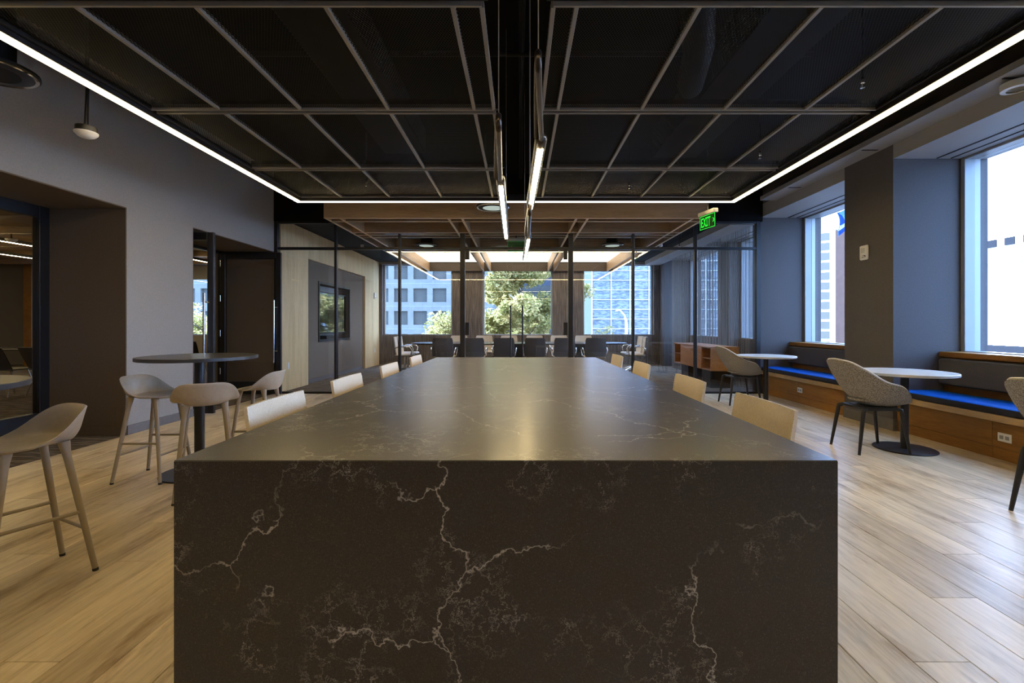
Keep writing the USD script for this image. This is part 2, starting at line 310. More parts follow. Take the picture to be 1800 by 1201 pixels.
# left wall, with the two deep doorways
wl = thing('wall_left', 'dark grey painted left wall with two deep doorways', 'wall', (0, 0, 0), kind='structure')
part(wl, 'wall_face', join(box(-5.2, XL, -4.2, 2.6, 0, ZD), box(-5.2, XL, 4.95, 5.95, 0, ZD), box(-5.2, XL, 7.92, YG + 0.10, 0, ZD),
     box(-5.2, XL, 2.6, 4.95, 2.475, ZD), box(-5.2, XL, 5.95, 7.92, 2.475, ZD)), 'wall_paint')
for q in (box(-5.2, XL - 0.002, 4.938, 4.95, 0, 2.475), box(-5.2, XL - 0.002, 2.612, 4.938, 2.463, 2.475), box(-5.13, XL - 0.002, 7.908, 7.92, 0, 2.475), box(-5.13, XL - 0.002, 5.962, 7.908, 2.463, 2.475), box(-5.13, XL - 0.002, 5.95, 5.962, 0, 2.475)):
    part(wl, 'recess_lining', q, 'wall_paint_shaded', label='thin sheet in the deep doorway, wall colour darkened for its shade')
bl = thing('baseboard_left', 'dark grey baseboard at the foot of the left wall', 'baseboard', (0, 0, 0), kind='structure')
for a, b in ((-4.2, 2.6), (4.95, 5.95)):
    part(bl, 'board', box(XL, XL + 0.012, a, b, 0, 0.10, 0.002), 'base_paint')
part(bl, 'board', box(-5.05, XL, 4.926, 4.938, 0, 0.10, 0.002), 'wall_paint_shaded')  # board inside the recess takes the same shade-darkened colour
solo('wall_behind', box(-5.2, 5.3, -4.35, -4.2, 0, ZD), 'wall_paint', 'plain grey wall behind the camera', kind='structure')
# right wall: piers, parapets, head
BAYS = [(-2.63, -0.55), (0.22, 2.30), (3.07, 5.15), (5.92, 8.00), (8.25, 10.30), (10.90, 13.30)]
wr = thing('wall_right', 'dark grey window wall with deep piers and window recesses', 'wall', (0, 0, 0), kind='structure')
edges = [-4.2] + [e for b in BAYS for e in b] + [YB]
for i in range(0, len(edges), 2):
    x0 = XR if i != 10 else 4.75
    part(wr, 'pier', box(x0, 5.3, edges[i], edges[i + 1], 0, 3.08), 'pier_paint')
for a, b in BAYS:
    part(wr, 'parapet', box(4.98, 5.3, a, b, 0, 0.885), 'pier_paint')
    part(wr, 'recess_ceiling', box(XR, 5.3, a, b, 3.08, 3.30), 'soffit_grey')
    part(wr, 'shade_slot', join(box(4.70, 4.72, a + 0.02, b - 0.02, 3.074, 3.08), box(4.86, 4.875, a + 0.02, b - 0.02, 3.074, 3.08)), 'dark_hole')
part(wr, 'wall_head', join(*[box(XR, 5.3, edges[i], edges[i + 1], 3.08, 3.30) for i in range(0, len(edges), 2)], box(XR, 5.3, -4.2, YB, 3.30, ZD)), 'pier_paint')
br_ = thing('baseboard_right', 'dark grey baseboard around the window pier', 'baseboard', (0, 0, 0), kind='structure')
part(br_, 'board', box(XR - 0.012, XR, 5.138, 5.932, 0, 0.13, 0.002), 'base_paint')
part(br_, 'board', box(XR, 4.34, 5.138, 5.15, 0, 0.13, 0.002), 'base_paint')
part(br_, 'board', box(XR - 0.012, XR, 7.86, 7.90, 0, 0.13, 0.002), 'base_paint')
tr = thing('trim_1', 'grey soffit ledge running above the windows with air slots', 'soffit', (0, 0, 0), kind='structure')
part(tr, 'ledge', box(3.95, XR, -4.2, 7.47, 3.24, 3.30), 'soffit_grey')
for y in (2.2, 3.75, 5.3, 6.75):
    part(tr, 'air_slot', box(4.00, 4.18, y, y + 0.025, 3.236, 3.24), 'dark_hole')
def window(n, label, axis, a, b, z0, z1, p, mull=(), fr=0.07, dp=0.10, mt='aluminium', transom=()):
    """a glazed frame; axis 'x': in a wall of constant x = p, else of constant y = p"""
    def bxx(u0, u1, z0, z1, d0, d1, bev=0.004):
        return box(d0, d1, u0, u1, z0, z1, bev) if axis == 'x' else box(u0, u1, d0, d1, z0, z1, bev)
    w = thing('window_%d' % n, label, 'window', (0, 0, 0), kind='structure')
    for u0, u1, q0, q1 in ((a, a + fr, z0, z1), (b - fr, b, z0, z1), (a + fr, b - fr, z0, z0 + fr * 0.4), (a + fr, b - fr, z1 - fr * 0.5, z1)):
        part(w, 'window_frame', bxx(u0, u1, q0, q1, p, p + dp), mt)
    cuts = [a + fr] + list(mull) + [b - fr]
    for m_ in mull: part(w, 'mullion', bxx(m_ - 0.02, m_ + 0.02, z0, z1, p, p + dp), mt)
    for i in range(len(cuts) - 1):
        part(w, 'pane', bxx(cuts[i], cuts[i + 1], z0 + fr * 0.4, z1 - fr * 0.5, p + dp * 0.6, p + dp * 0.6 + 0.008, 0), 'window_glass')
    return w
wl_lab = ['bare office window behind the camera', 'bare office window beside the camera', 'large window above the nearest bench at the right edge', 'tall window above the farther bench, brick tower outside',
          'meeting room window behind the string curtain, nearer one', 'meeting room window behind the string curtain, farther one']
for i, (a, b) in enumerate(BAYS):
    window(i + 1, wl_lab[i], 'x', a, b, 0.885, 3.08, 4.99, fr=0.05, dp=0.18)
# back wall of the meeting room
WB = [(-4.13, -2.02), (-1.11, 1.01), (1.92, 4.05)]
wb = thing('wall_back', 'back wall with streaked brown covering below and between the windows', 'wall', (0, 0, 0), kind='structure')
ed = [-5.2] + [e for w in WB for e in w] + [5.3]
part(wb, 'wall_cover', join(box(-5.2, 5.3, YB, YB + 0.35, 0, 0.89), *[box(ed[i], ed[i + 1], YB, YB + 0.35, 0.89, 3.02) for i in range(0, 8, 2)]), 'streak_cover')
part(wb, 'wall_top', box(-5.2, 5.3, YB, YB + 0.35, 3.02, ZD), 'wall_paint')
for i, (a, b) in enumerate(WB):
    window(7 + i, ['back window on the left with the pale office block outside', 'middle back window full of sunlit tree', 'back window on the right with the gridded facade outside'][i], 'y', a, b, 0.89, 3.02, YB + 0.12, fr=0.05, dp=0.10)
# side room shell
solo('wall_side', join(box(-15.8, -10.3, YB, YB + 0.35, 0, ZD), box(-7.9, -5.2, YB, YB + 0.35, 0, ZD), box(-10.3, -7.9, YB, YB + 0.35, 0, 0.89), box(-10.3, -7.9, YB, YB + 0.35, 3.02, ZD), box(-15.95, -15.8, 1.0, YB + .35, 0, ZD), box(-15.8, -5.2, 0.85, 1.0, 0, ZD)),
     'wall_paint', 'dark grey walls of the side room behind the left doors', kind='structure')
solo('wall_side_inner', join(box(-5.3, -5.2, 1.0, 2.6, 0, ZD), box(-5.3, -5.2, 4.95, 5.95, 0, ZD), box(-5.3, -5.2, 7.92, YB, 0, ZD), box(-5.3, -5.2, 2.6, 4.95, 2.475, ZD), box(-5.3, -5.2, 5.95, 7.92, 2.475, ZD)),
     'wall_paint', 'inner side of the wall between lounge and side room', kind='structure')
window(10, 'side room window seen through the open glass door, blind half lowered', 'y', -10.3, -7.9, 0.89, 3.02, YB + 0.12, fr=0.05, dp=0.10)
solo('roller_blind', box(-10.28, -7.92, YB + 0.03, YB + 0.036, 2.56, 3.0), 'soffit_grey', 'grey roller blind at the top of the side room window', 'blind')
sc = thing('side_column', 'orange wood clad column with pale edge in the side room', 'column', (-14.1, 13.4, 0))
part(sc, 'wood_face', box(-14.28, -14.05, 13.1, 13.7, 0, 2.94), 'bench_wood', world=True)
part(sc, 'pale_edge', box(-14.05, -13.95, 13.1, 13.7, 0, 2.94), 'chair_cream', world=True)
# ceiling decks
solo('ceiling', box(-5.2, 5.3, -4.35, YG + 0.1, ZD, ZD + 0.25), 'black_ceiling', 'black painted deck above the mesh ceiling', kind='structure')
solo('ceiling', join(box(-5.2, 5.3, YG + 0.1, YB + 0.35, 3.10, ZD + 0.25)), 'black_ceiling', 'black ceiling of the meeting room', kind='structure')
solo('ceiling', box(-15.95, -5.2, 0.85, YB + 0.35, 3.02, ZD + 0.25), 'oak_beam', 'wood toned ceiling of the side room', kind='structure')
solo('trim_2', box(3.75, 4.20, YG + 0.15, 13.6, 2.98, 3.10), 'soffit_grey', 'grey soffit strip above the string curtain', kind='structure')
# wood wall with the recessed dark panel and the screen niche
ww = thing('wall_wood', 'oak clad meeting room wall with a recessed dark grey panel and screen niche', 'wall', (0, 0, 0), kind='structure')
part(ww, 'backing', box(-5.2, -4.55, YG + 0.10, YB, 0, 3.10), 'wall_paint')
for a, b, z0, z1 in ((YG + 0.10, 8.55, 0, 3.08), (8.55, 9.10, 0, 3.08), (12.45, 13.05, 0, 3.08), (13.05, YB, 0, 3.08), (9.10, 10.8, 2.52, 3.08), (10.8, 12.45, 2.52, 3.08)):
    part(ww, 'oak_board', box(-4.55, -4.22, a + 0.001, b - 0.001, z0, z1, 0.002), 'oak_panel')
part(ww, 'dark_panel', join(box(-4.55, -4.28, 9.1, 9.72, 0.08, 2.52), box(-4.55, -4.28, 11.44, 12.45, 0.08, 2.52), box(-4.55, -4.28, 9.72, 11.44, 2.09, 2.52), box(-4.55, -4.28, 9.72, 11.44, 0.08, 0.87)), 'felt')
part(ww, 'dark_skirting', box(-4.55, -4.275, 9.1, 12.45, 0, 0.08), 'base_paint')
part(ww, 'niche_rim', join(box(-4.285, -4.262, 9.68, 9.73, 0.83, 2.13), box(-4.285, -4.262, 11.43, 11.48, 0.83, 2.13), box(-4.285, -4.262, 9.73, 11.43, 2.08, 2.13), box(-4.285, -4.262, 9.73, 11.43, 0.83, 0.88)), 'black_metal')

# ------------------------------------------------------------------ ceiling of the lounge
ZL = 2.80
XA, XB_, YA, YF = -2.87, 2.78, -0.25, 5.92
lw = 0.030
ll = thing('linear_light', 'thin warm linear light framing the mesh ceiling of the lounge', 'light', (0, 0, ZL))
for x0, x1, y0, y1 in ((XA - lw, XA + lw, YA, YF + lw), (XB_ - lw, XB_ + lw, YA, YF + lw), (XA + lw, XB_ - lw, YF - lw, YF + lw), (XA + lw, XB_ - lw, YA - lw, YA + lw)):
    e = 0.012
    part(ll, 'housing', box(x0 - e, x1 + e, y0 - e, y1 + e, ZL + 0.001, ZL + 0.085), 'black_metal', world=True)
    part(ll, 'diffuser', box(x0, x1, y0, y1, ZL - 0.006, ZL + 0.001, 0.002), 'led', world=True)
ZM = 2.835
cols = {'right': [0.175, 0.295, 0.93, 1.56, 2.18, 2.72], 'left': [-0.195, -0.345, -1.0, -1.67, -2.29, -2.81]}
rows = [(1.12, 2.28), (2.34, 3.47), (3.53, 4.77), (4.83, 5.855)]
rown = ['above the camera', 'nearest row in view', 'middle row in view', 'farthest row by the wood trellis']
for side in ('left', 'right'):
    xs = sorted(cols[side])
    for (y0, y1), rn in zip(rows, rown):
        t = thing('mesh_panel', 'black expanded mesh ceiling panel %s of the pendants, %s' % (side, rn), 'ceiling panel', ((xs[0] + xs[-1]) / 2, (y0 + y1) / 2, ZM), group='mesh ceiling panels')
        for y in (y0, y1): part(t, 'frame_rail', box(xs[0], xs[-1], y - 0.007, y + 0.007, ZM, ZM + 0.045, 0.001), 'panel_frame', world=True)
        for i, x in enumerate(xs):
            w = 0.012
            part(t, 'frame_bar', box(x - w, x + w, y0 + 0.007, y1 - 0.007, ZM, ZM + 0.04, 0.002), 'panel_frame' if abs(x) < 2.6 else 'black_metal', world=True)
        for i in range(len(xs) - 1):
            part(t, 'mesh_sheet', box(xs[i] + 0.012, xs[i + 1] - 0.012, y0 + 0.007, y1 - 0.007, ZM + 0.018, ZM + 0.020), 'mesh_metal', world=True)
for i, y in enumerate((2.31, 3.50, 4.80)):
    solo('ceiling_channel', join(box(XA + 0.05, -0.16, y - 0.016, y + 0.016, ZM + 0.02, ZM + 0.09), box(0.14, XB_ - 0.05, y - 0.016, y + 0.016, ZM + 0.02, ZM + 0.09)), 'black_metal',
         'black channel between mesh ceiling rows, %s' % ('nearest the camera', 'second from the camera', 'third from the camera')[i], 'ceiling channel')
def duct(path, w, h):
    ms = []
    for (p, q) in zip(path[:-1], path[1:]): ms.append(box(min(p[0], q[0]) - w / 2, max(p[0], q[0]) + w / 2, min(p[1], q[1]), max(p[1], q[1]), p[2], p[2] + h, 0.01))
    return join(*ms)
for pth, w, h, lab in (([(1.9, 1.0, 3.25), (1.9, 5.6, 3.25)], 0.55, 0.35, 'dark rectangular duct above the right mesh panels'), ([(-1.4, 1.0, 3.3), (-1.4, 5.6, 3.3)], 0.5, 0.3, 'dark rectangular duct above the left mesh panels'),
                      ([(0.0, 2.25, 3.35), (0.0, 2.7, 3.35)], 0.30, 0.25, 'small black box in the gap above the pendants')):
    solo('air_duct', duct(pth, w, h), 'black_duct', lab, 'duct')
solo('flexible_duct', tube([(0.9, 2.2, 3.4), (1.05, 2.7, 3.25), (1.3, 3.3, 3.2), (1.5, 4.0, 3.3)], 0.11, 12), 'black_duct', 'round flexible duct beside the right rectangular duct', 'duct', smooth=40)
solo('sprinkler_pipe', join(tube([(-2.6, 4.2, 3.70), (2.7, 4.2, 3.70)], 0.025, 8), tube([(0.02, 1.0, 3.72), (0.02, 7.8, 3.72)], 0.03, 8)), 'black_duct', 'dark sprinkler pipes crossing above the mesh ceiling', 'pipe', smooth=40)
for i, (x, y, lab) in enumerate(((2.3, 3.05, 'tiny sprinkler head through the right mesh panel near the camera'), (2.3, 4.35, 'tiny sprinkler head through the right mesh, middle row'), (-1.75, 5.2, 'tiny sprinkler head through the left mesh, far row'), (1.28, 5.3, 'tiny sprinkler head through the right mesh, far row'))):
    t = thing('ceiling_sprinkler', lab, 'sprinkler', (x, y, ZM - 0.02))
    part(t, 'drop_pipe', tube([(0, 0, 0.03), (0, 0, 0.75)], 0.010, 8), 'black_duct', smooth=40)
    part(t, 'nozzle', lathe([(1e-4, -0.03), (0.014, -0.028), (0.014, -0.022), (0.005, -0.018), (0.006, 0.0), (0.012, 0.005), (0.012, 0.03), (1e-4, 0.03)], 12), 'chrome', smooth=30)
def puck(name, lab, x, y, z, r, ztop, lens='downlight'):
    t = thing(name, lab, 'ceiling diffuser', (x, y, z))
    part(t, 'rim', lathe([(r * 0.58, 0.004), (r * 0.62, -0.004), (r * 0.97, 0.006), (r, 0.014), (r, 0.03), (1e-4, 0.03), ], 48), 'black_metal', smooth=30)
    part(t, 'bright_ring', lathe([(r * 0.86, 0.0045), (r * 0.93, -0.003), (r * 0.96, 0.004), (r * 0.86, 0.0045)], 48), 'chrome', smooth=30)
    part(t, 'lens', lathe([(1e-4, 0.0), (r * 0.6, 0.0), (r * 0.6, 0.01), (1e-4, 0.01)], 40), lens)
    part(t, 'neck', tube([(0, 0, 0.03), (0, 0, ztop - z)], r * 0.5, 20), 'black_duct', smooth=40)
puck('round_diffuser', 'round dark air diffuser hanging between the light frame and the trellis', -0.37, 6.38, 2.835, 0.235, ZD)
puck('round_diffuser', 'round diffuser in the left bay of the meeting room trellis', -1.98, 9.7, 2.88, 0.25, 3.10)
puck('round_diffuser', 'round diffuser in the right bay of the meeting room trellis', 1.98, 9.7, 2.88, 0.25, 3.10)
puck('round_diffuser', 'round dark diffuser over the left aisle, cut by the left picture edge', -3.74, 3.22, 2.99, 0.25, ZD, 'black_duct')
t = thing('ceiling_sensor', 'white domed sensor hanging on black cords near the left wall', 'sensor', (-3.36, 3.53, 2.68))
part(t, 'dome', lathe([(1e-4, -0.035), (0.03, -0.032), (0.055, -0.02), (0.072, 0.0), (0.074, 0.012), (1e-4, 0.012)], 32), 'white_plastic', smooth=40)
part(t, 'collar', lathe([(0.062, 0.012), (0.066, 0.02), (0.066, 0.055), (0.02, 0.06), (1e-4, 0.06)], 32), 'black_metal', smooth=40)
for dx in (-0.012, 0.012): part(t, 'cord', tube([(dx, 0, 0.06), (dx * 0.6, 0.01, 0.35), (dx * 1.3, 0, ZD - 2.68)], 0.006, 6), 'rubber', smooth=40)
t = thing('puck_light', 'round surface downlight on the dark wall above the nearest window', 'light', (4.13, 3.78, 3.15))
part(t, 'body', lathe([(0.062, 0.0), (0.066, 0.004), (0.098, 0.004), (0.1, 0.01), (0.1, 0.06), (1e-4, 0.06)], 40), 'white_plastic', smooth=35)
part(t, 'lens', lathe([(1e-4, 0.012), (0.062, 0.008), (0.062, 0.02), (1e-4, 0.02)], 32), 'chrome', smooth=30)

# pendants: a lit tube with a dark looped tube ahead of it
def pendant(lab, z, tip, a, b, r):
    t = thing('pendant_light', lab, 'pendant light', ((a[0] + b[0]) / 2, (a[1] + b[1]) / 2, z))
    A, B, T = (np.array([p[0], p[1], z]) for p in (a, b, tip)); d = (B - A) / np.linalg.norm(B - A)
    s = [A - d * 0.10, A - d * 0.085, A - d * 0.06, A, B, B + d * 0.02, B + d * 0.03]
    part(t, 'body', tube(s, [r * 0.45, r * 0.8, r, r, r, r * 0.8, r * 0.3], 20), 'bronze_metal', smooth=40, world=True)
    w = np.array([-d[1], d[0], 0]); hw = r * 0.52; zb = -r * 0.93
    q = [A - w * hw, A + w * hw, B + w * hw, B - w * hw]; v = np.array([p + [0, 0, zb - 0.006] for p in q] + [p + [0, 0, zb + 0.012] for p in q])
    part(t, 'glowing_strip', (v, np.array([[0,1,2],[0,2,3],[4,6,5],[4,7,6],[0,4,5],[0,5,1],[1,5,6],[1,6,2],[2,6,7],[2,7,3],[3,7,4],[3,4,0]])), 'led', world=True)
    C = A - d * 0.08; g = np.linspace(0, 1, 9); lo = [C + (T - C) * k + np.array([0, 0, -0.012]) for k in g[:-1]]; h = 0.055
    f = (T - C) / np.linalg.norm(T - C)
    arc = [T + f * h / 2 * math.sin(m) + np.array([0, 0, -0.012 + h / 2 * (1 - math.cos(m))]) for m in np.linspace(0, math.pi, 11)]
    up = [C + (T - C) * k + w * 0.022 * (1 - k) ** 0.7 + np.array([0, 0, h - 0.012 - 0.045 * (1 - k) ** 3]) for k in g[::-1][1:]]
    part(t, 'dark_loop', tube(lo + arc + up, 0.0125, 12), 'bronze_metal', smooth=60, world=True)
    for p in (T + [0, 0, h], B + [0, 0, r]): part(t, 'cable', tube([p + [0, 0, -0.012], [p[0], p[1], ZD]], 0.0022, 6), 'panel_frame', smooth=60, world=True)
pendant('largest lit tube pendant with looped tail, right of the centre gap', 2.10, (0.066, 1.585), (0.103, 2.26), (0.082, 3.41), 0.031)
pendant('second lit tube pendant, left of the centre gap', 2.00, (-0.084, 1.84), (-0.104, 2.55), (-0.118, 4.08), 0.026)
pendant('smallest and lowest lit tube pendant, farthest over the table', 1.90, (0.064, 2.85), (0.072, 3.62), (0.056, 4.84), 0.024)

# wood trellis from the lounge through the glass wall to the back windows
tl = thing('ceiling_trellis', 'oak trellis of doubled beams over the meeting room entrance', 'trellis', (0, 10.2, 2.8))
for i, x in enumerate((-2.915, -2.70, -1.07, -0.865, 0.86, 1.03, 2.62, 2.80)):
    part(tl, 'long_beam', box(x - 0.018, x + 0.018, 6.86, YB - 0.02, 2.802, 3.06, 0.002), 'oak_beam_long', world=True)
for y in (6.84, 7.05, 7.90, 8.13, 8.34, 9.85, 10.06, 13.62):
    part(tl, 'cross_beam', box(-2.935, 2.82, y - 0.018, y + 0.018, 2.80, 3.058, 0.002), 'oak_beam' if y < 13 else 'oak_dimmed', world=True)
for x in (-2.915, -2.70, -1.07, -0.865, 0.86, 1.03, 2.62, 2.80):
    part(tl, 'edge_band', box(x - 0.0185, x + 0.0185, 6.86, YB - 0.05, 2.798, 2.802), 'oak_lit', world=True)  # thin added strips paint lit undersides on the long beams
for y in (6.84, 7.05, 7.90, 8.13, 8.34, 9.85, 10.06):
    part(tl, 'edge_band', box(-2.935, 2.82, y - 0.0185, y + 0.0185, 2.796, 2.7995), 'oak_lit', world=True)  # same painted light under the cross beams
t = thing('luminous_ceiling', 'white luminous ceiling above the far end of the trellis', 'light', (0, 12.7, 3.075))
for a, b in ((-3.02, -1.0), (-1.0, 0.95), (0.95, 2.95)): part(t, 'light_panel', box(a + 0.004, b - 0.004, 10.9, 13.55, 3.068, 3.085), 'led_panel', world=True)

# ------------------------------------------------------------------ glass partition and doors
gp = thing('glass_partition', 'black framed full height glass wall between lounge and meeting room', 'glass wall', (0, YG, 0))
VX = [-4.24, -3.20, -2.09, -0.99, 0.895, 1.985, 3.07, 4.16]
ZT = [3.0, 3.0, 2.785, 2.785, 2.785, 2.785, 3.0, 3.0]
VW = [0.03, 0.022, 0.020, 0.042, 0.042, 0.020, 0.022, 0.036]
for x, zt, w in zip(VX, ZT, VW): part(gp, 'mullion', box(x - w, x + w, YG - 0.035, YG + 0.035, 0, zt, 0.003), 'black_metal', world=True)
ZR = 2.53
for i in range(7):
    a, b = VX[i] + VW[i], VX[i + 1] - VW[i + 1]
    zt = 3.0 if i in (0, 6) else 2.785
    part(gp, 'rail', box(a, b, YG - 0.03, YG + 0.03, ZR - 0.022, ZR + 0.022, 0.002), 'black_metal', world=True)
    if i in (1, 5):
        sgn = -1 if i == 1 else 1; xe = -2.94 if i == 1 else 2.83
        lo_, hi_ = (a, xe) if i == 1 else (xe, b)
        part(gp, 'top_rail', box(lo_, hi_, YG - 0.03, YG + 0.03, 2.965, 3.0, 0.002), 'black_metal', world=True)
        part(gp, 'glass_pane', box(lo_, hi_, YG - 0.006, YG + 0.006, ZR + 0.022, 2.965), 'glass', world=True)
        ot = (xe, b) if i == 1 else (a, xe)
        part(gp, 'glass_pane', box(ot[0], ot[1], YG - 0.006, YG + 0.006, ZR + 0.022, 2.785), 'glass', world=True)
    else:
        if zt == 3.0: part(gp, 'top_rail', box(a, b, YG - 0.03, YG + 0.03, 2.965, 3.0, 0.002), 'black_metal', world=True)
        part(gp, 'glass_pane', box(a, b, YG - 0.006, YG + 0.006, ZR + 0.022, zt - (0.035 if zt == 3.0 else 0.0)), 'glass', world=True)
    if i != 3:
        part(gp, 'bottom_rail', box(a, b, YG - 0.03, YG + 0.03, 0, 0.035, 0.002), 'black_metal', world=True)
        part(gp, 'glass_pane', box(a, b, YG - 0.006, YG + 0.006, 0.035, ZR - 0.022), 'glass', world=True)
# black plenum closure above the glass wall
solo('trim_3', join(box(-5.2, -2.95, YG - 0.04, YG + 0.10, 3.0, ZD), box(2.84, XR, YG - 0.04, YG + 0.10, 3.0, ZD), box(-2.95, 2.84, YG + 0.02, YG + 0.10, 3.07, ZD)), 'black_ceiling', 'black bulkhead above the glass wall', kind='structure')
for i, (a, b, hx, lab) in enumerate(((-0.945, -0.052, -0.15, 'left leaf of the frameless glass double door'), (-0.046, 0.85, 0.055, 'right leaf of the frameless glass double door'))):
    d = thing('door_%d' % (i + 1), lab, 'glass door', ((a + b) / 2, YG, 0), kind='structure')
    part(d, 'glass_leaf', box(a, b, YG - 0.006, YG + 0.006, 0.012, ZR - 0.026), 'glass', world=True)
    s = a + 0.04 if i == 0 else b - 0.04
    part(d, 'pivot_fitting', box(s - 0.04, s + 0.03, YG - 0.018, YG + 0.018, ZR - 0.19, ZR - 0.027, 0.003), 'black_metal', world=True)
    part(d, 'lock_case', box(s - 0.04, s + 0.03, YG - 0.02, YG + 0.02, 1.02, 1.24, 0.003), 'black_metal', world=True)
    hnd = join(tube([(hx, YG - 0.055, 0.45), (hx, YG - 0.055, 1.535)], 0.014, 12), *[tube([(hx, YG - 0.055, z), (hx, YG - 0.006, z)], 0.008, 8) for z in (0.6, 1.4)])
    part(d, 'pull_handle', hnd, 'black_metal', world=True, smooth=40)
# side room doors: the near one closed, the pair beyond open at right angles
d = thing('door_3', 'near glass door in black frame in the first deep doorway on the left', 'glass door', (-5.15, 3.8, 0), kind='structure')
for y0, y1, z0, z1 in ((4.84, 4.948, 0, 2.47), (2.605, 2.70, 0, 2.47), (2.70, 4.84, 0.02, 0.26), (2.70, 4.84, 2.345, 2.47)):
    part(d, 'door_frame', box(-5.18, -5.10, y0, y1, z0, z1, 0.004), 'black_metal', world=True)
part(d, 'glass_leaf', box(-5.145, -5.135, 2.70, 4.84, 0.26, 2.345), 'glass', world=True)
def leaf(n, y, lab, z1=2.44):
    d = thing('door_%d' % n, lab, 'glass door', (-4.63, y, 0), kind='structure')
    x0, x1 = -5.14, -4.10
    for a, b, q0, q1 in ((x0, x0 + 0.085, 0.01, z1), (x1 - 0.085, x1, 0.01, z1), (x0 + 0.085, x1 - 0.085, 0.01, 0.22), (x0 + 0.085, x1 - 0.085, z1 - 0.10, z1)):
        part(d, 'door_frame', box(a, b, y - 0.022, y + 0.022, q0, q1, 0.003), 'black_metal', world=True)
    part(d, 'glass_leaf', box(x0 + 0.085, x1 - 0.085, y - 0.005, y + 0.005, 0.22, z1 - 0.10), 'glass', world=True)
    part(d, 'pull_handle', join(tube([(x1 - 0.10, y - 0.06, 0.55), (x1 - 0.10, y - 0.06, 1.62)], 0.015, 12), *[tube([(x1 - 0.10, y - 0.06, z), (x1 - 0.06, y - 0.02, z)], 0.008, 8) for z in (0.75, 1.5)]), 'chrome', world=True, smooth=40)
    for z in (0.35, 1.0, 1.6, 2.2): part(d, 'hinge', box(x0 - 0.012, x0 + 0.012, y - 0.03, y - 0.018, z, z + 0.11, 0.002), 'chrome', world=True)
leaf(4, 6.12, 'nearer open glass door leaf with long steel handle at the second left doorway')
leaf(5, 7.84, 'farther open glass door leaf at the second left doorway, beside the glass wall')
solo('door_frame', join(box(-5.2, -5.14, 5.952, 6.03, 0, 2.47), box(-5.2, -5.14, 7.84, 7.918, 0, 2.47), box(-5.2, -5.14, 6.03, 7.84, 2.42, 2.47)), 'black_metal', 'black frame of the open double doorway on the left', kind='structure')

# ------------------------------------------------------------------ the stone island table
isl = thing('island_table', 'long dark veined stone table with waterfall end', 'table', (0, 2.43, 0))
from shapely.geometry import Polygon
c_ = 0.0022; y0_, y1_, zt_, th_ = 0.9405, 3.92, 0.919, 0.030
U = Polygon([(y0_, 0), (y0_ + th_, 0), (y0_ + th_, zt_ - th_), (y1_ - th_, zt_ - th_), (y1_ - th_, 0), (y1_, 0), (y1_, zt_ - c_), (y1_ - c_, zt_), (y0_ + c_, zt_), (y0_, zt_ - c_)])
wf = trimesh.creation.extrude_polygon(U, 1.372, engine='earcut'); V = np.array(wf.vertices)
part(isl, 'waterfall_slab', (np.stack([V[:, 2] - 0.714, V[:, 0], V[:, 1]], 1), np.array(wf.faces)), 'stone', world=True)
part(isl, 'under_frame', box(-0.44, 0.39, 0.9735, 3.887, 0.80, 0.8885), 'black_metal', world=True)
part(isl, 'core_panel', box(-0.18, 0.13, 0.9735, 3.887, 0, 0.80), 'black_metal', world=True)

# leather counter stools (front faces +x)
def counter_stool(lab, loc, rz, group):
    t = thing('counter_stool', lab, 'stool', loc, rz, group)
    part(t, 'seat', box(-0.17, 0.19, -0.182, 0.182, 0.60, 0.655, 0.018), 'leather', smooth=50)
    # slab back, leaning and slightly puffed
    nu, nv = 13, 9; F = grid_faces(nu, nv); v0 = []
    for s, th in ((1, 0.016), (-1, -0.014)):
        for i in range(nu):
            for j in range(nv):
                u, w = i / (nu - 1) * 2 - 1, j / (nv - 1) * 2 - 1
                puff = th * (1 - 0.62 * max(abs(u) ** 8, abs(w) ** 6))
                z = 0.79 + 0.155 * w; x = -0.175 - 0.16 * (z - 0.65) + puff + 0.012 * u * u
                v0.append([x, 0.186 * u * (1 - 0.012 * (w > 0.99)), z])
    v0 = np.array(v0); n = nu * nv
    rim = [i * nv for i in range(nu)] + [(nu - 1) * nv + j for j in range(1, nv)] + [i * nv + nv - 1 for i in range(nu - 2, -1, -1)] + [j for j in range(nv - 2, 0, -1)]
    S = []
    for a, b in zip(rim, rim[1:] + rim[:1]): S += [[a, a + n, b], [b, a + n, b + n]]
    bk = part(t, 'backrest', (v0, np.vstack([F, F[:, ::-1] + n, np.array(S)])), 'leather', smooth=50)
    st = []
    def dash(p, d):
        p = np.array(p); st.append(box(p[0] - 0.0012, p[0] + 0.0012, p[1] - (0.004 if d == 'y' else 0.0012), p[1] + (0.004 if d == 'y' else 0.0012), p[2] - (0.004 if d == 'z' else 0.0012), p[2] + (0.004 if d == 'z' else 0.0012)))
    for s in (-1, 1):
        for z in np.arange(0.65, 0.935, 0.012): dash((-0.169 - 0.16 * (z - 0.65) + 0.012, 0.1862 * s, z), 'z')
    for y in np.arange(-0.176, 0.178, 0.012): dash((-0.169 - 0.16 * 0.295 + 0.012 * (y / .186) ** 2, y, 0.945), 'y')
    part(bk, 'stitching', join(*st), 'thread')
    for sx in (-1, 1):
        for sy in (-1, 1):
            part(t, 'leg', tube([(0.01 + 0.15 * sx, 0.15 * sy, 0.60), (0.01 + 0.18 * sx, 0.17 * sy, 0.0)], 0.0125, 10), 'leather', smooth=40)
    part(t, 'foot_rail', join(tube([(0.19, -0.167, 0.22), (0.19, 0.167, 0.22)], 0.009, 8), tube([(-0.16, -0.167, 0.22), (-0.16, 0.167, 0.22)], 0.009, 8)), 'leather', smooth=40)
    return t
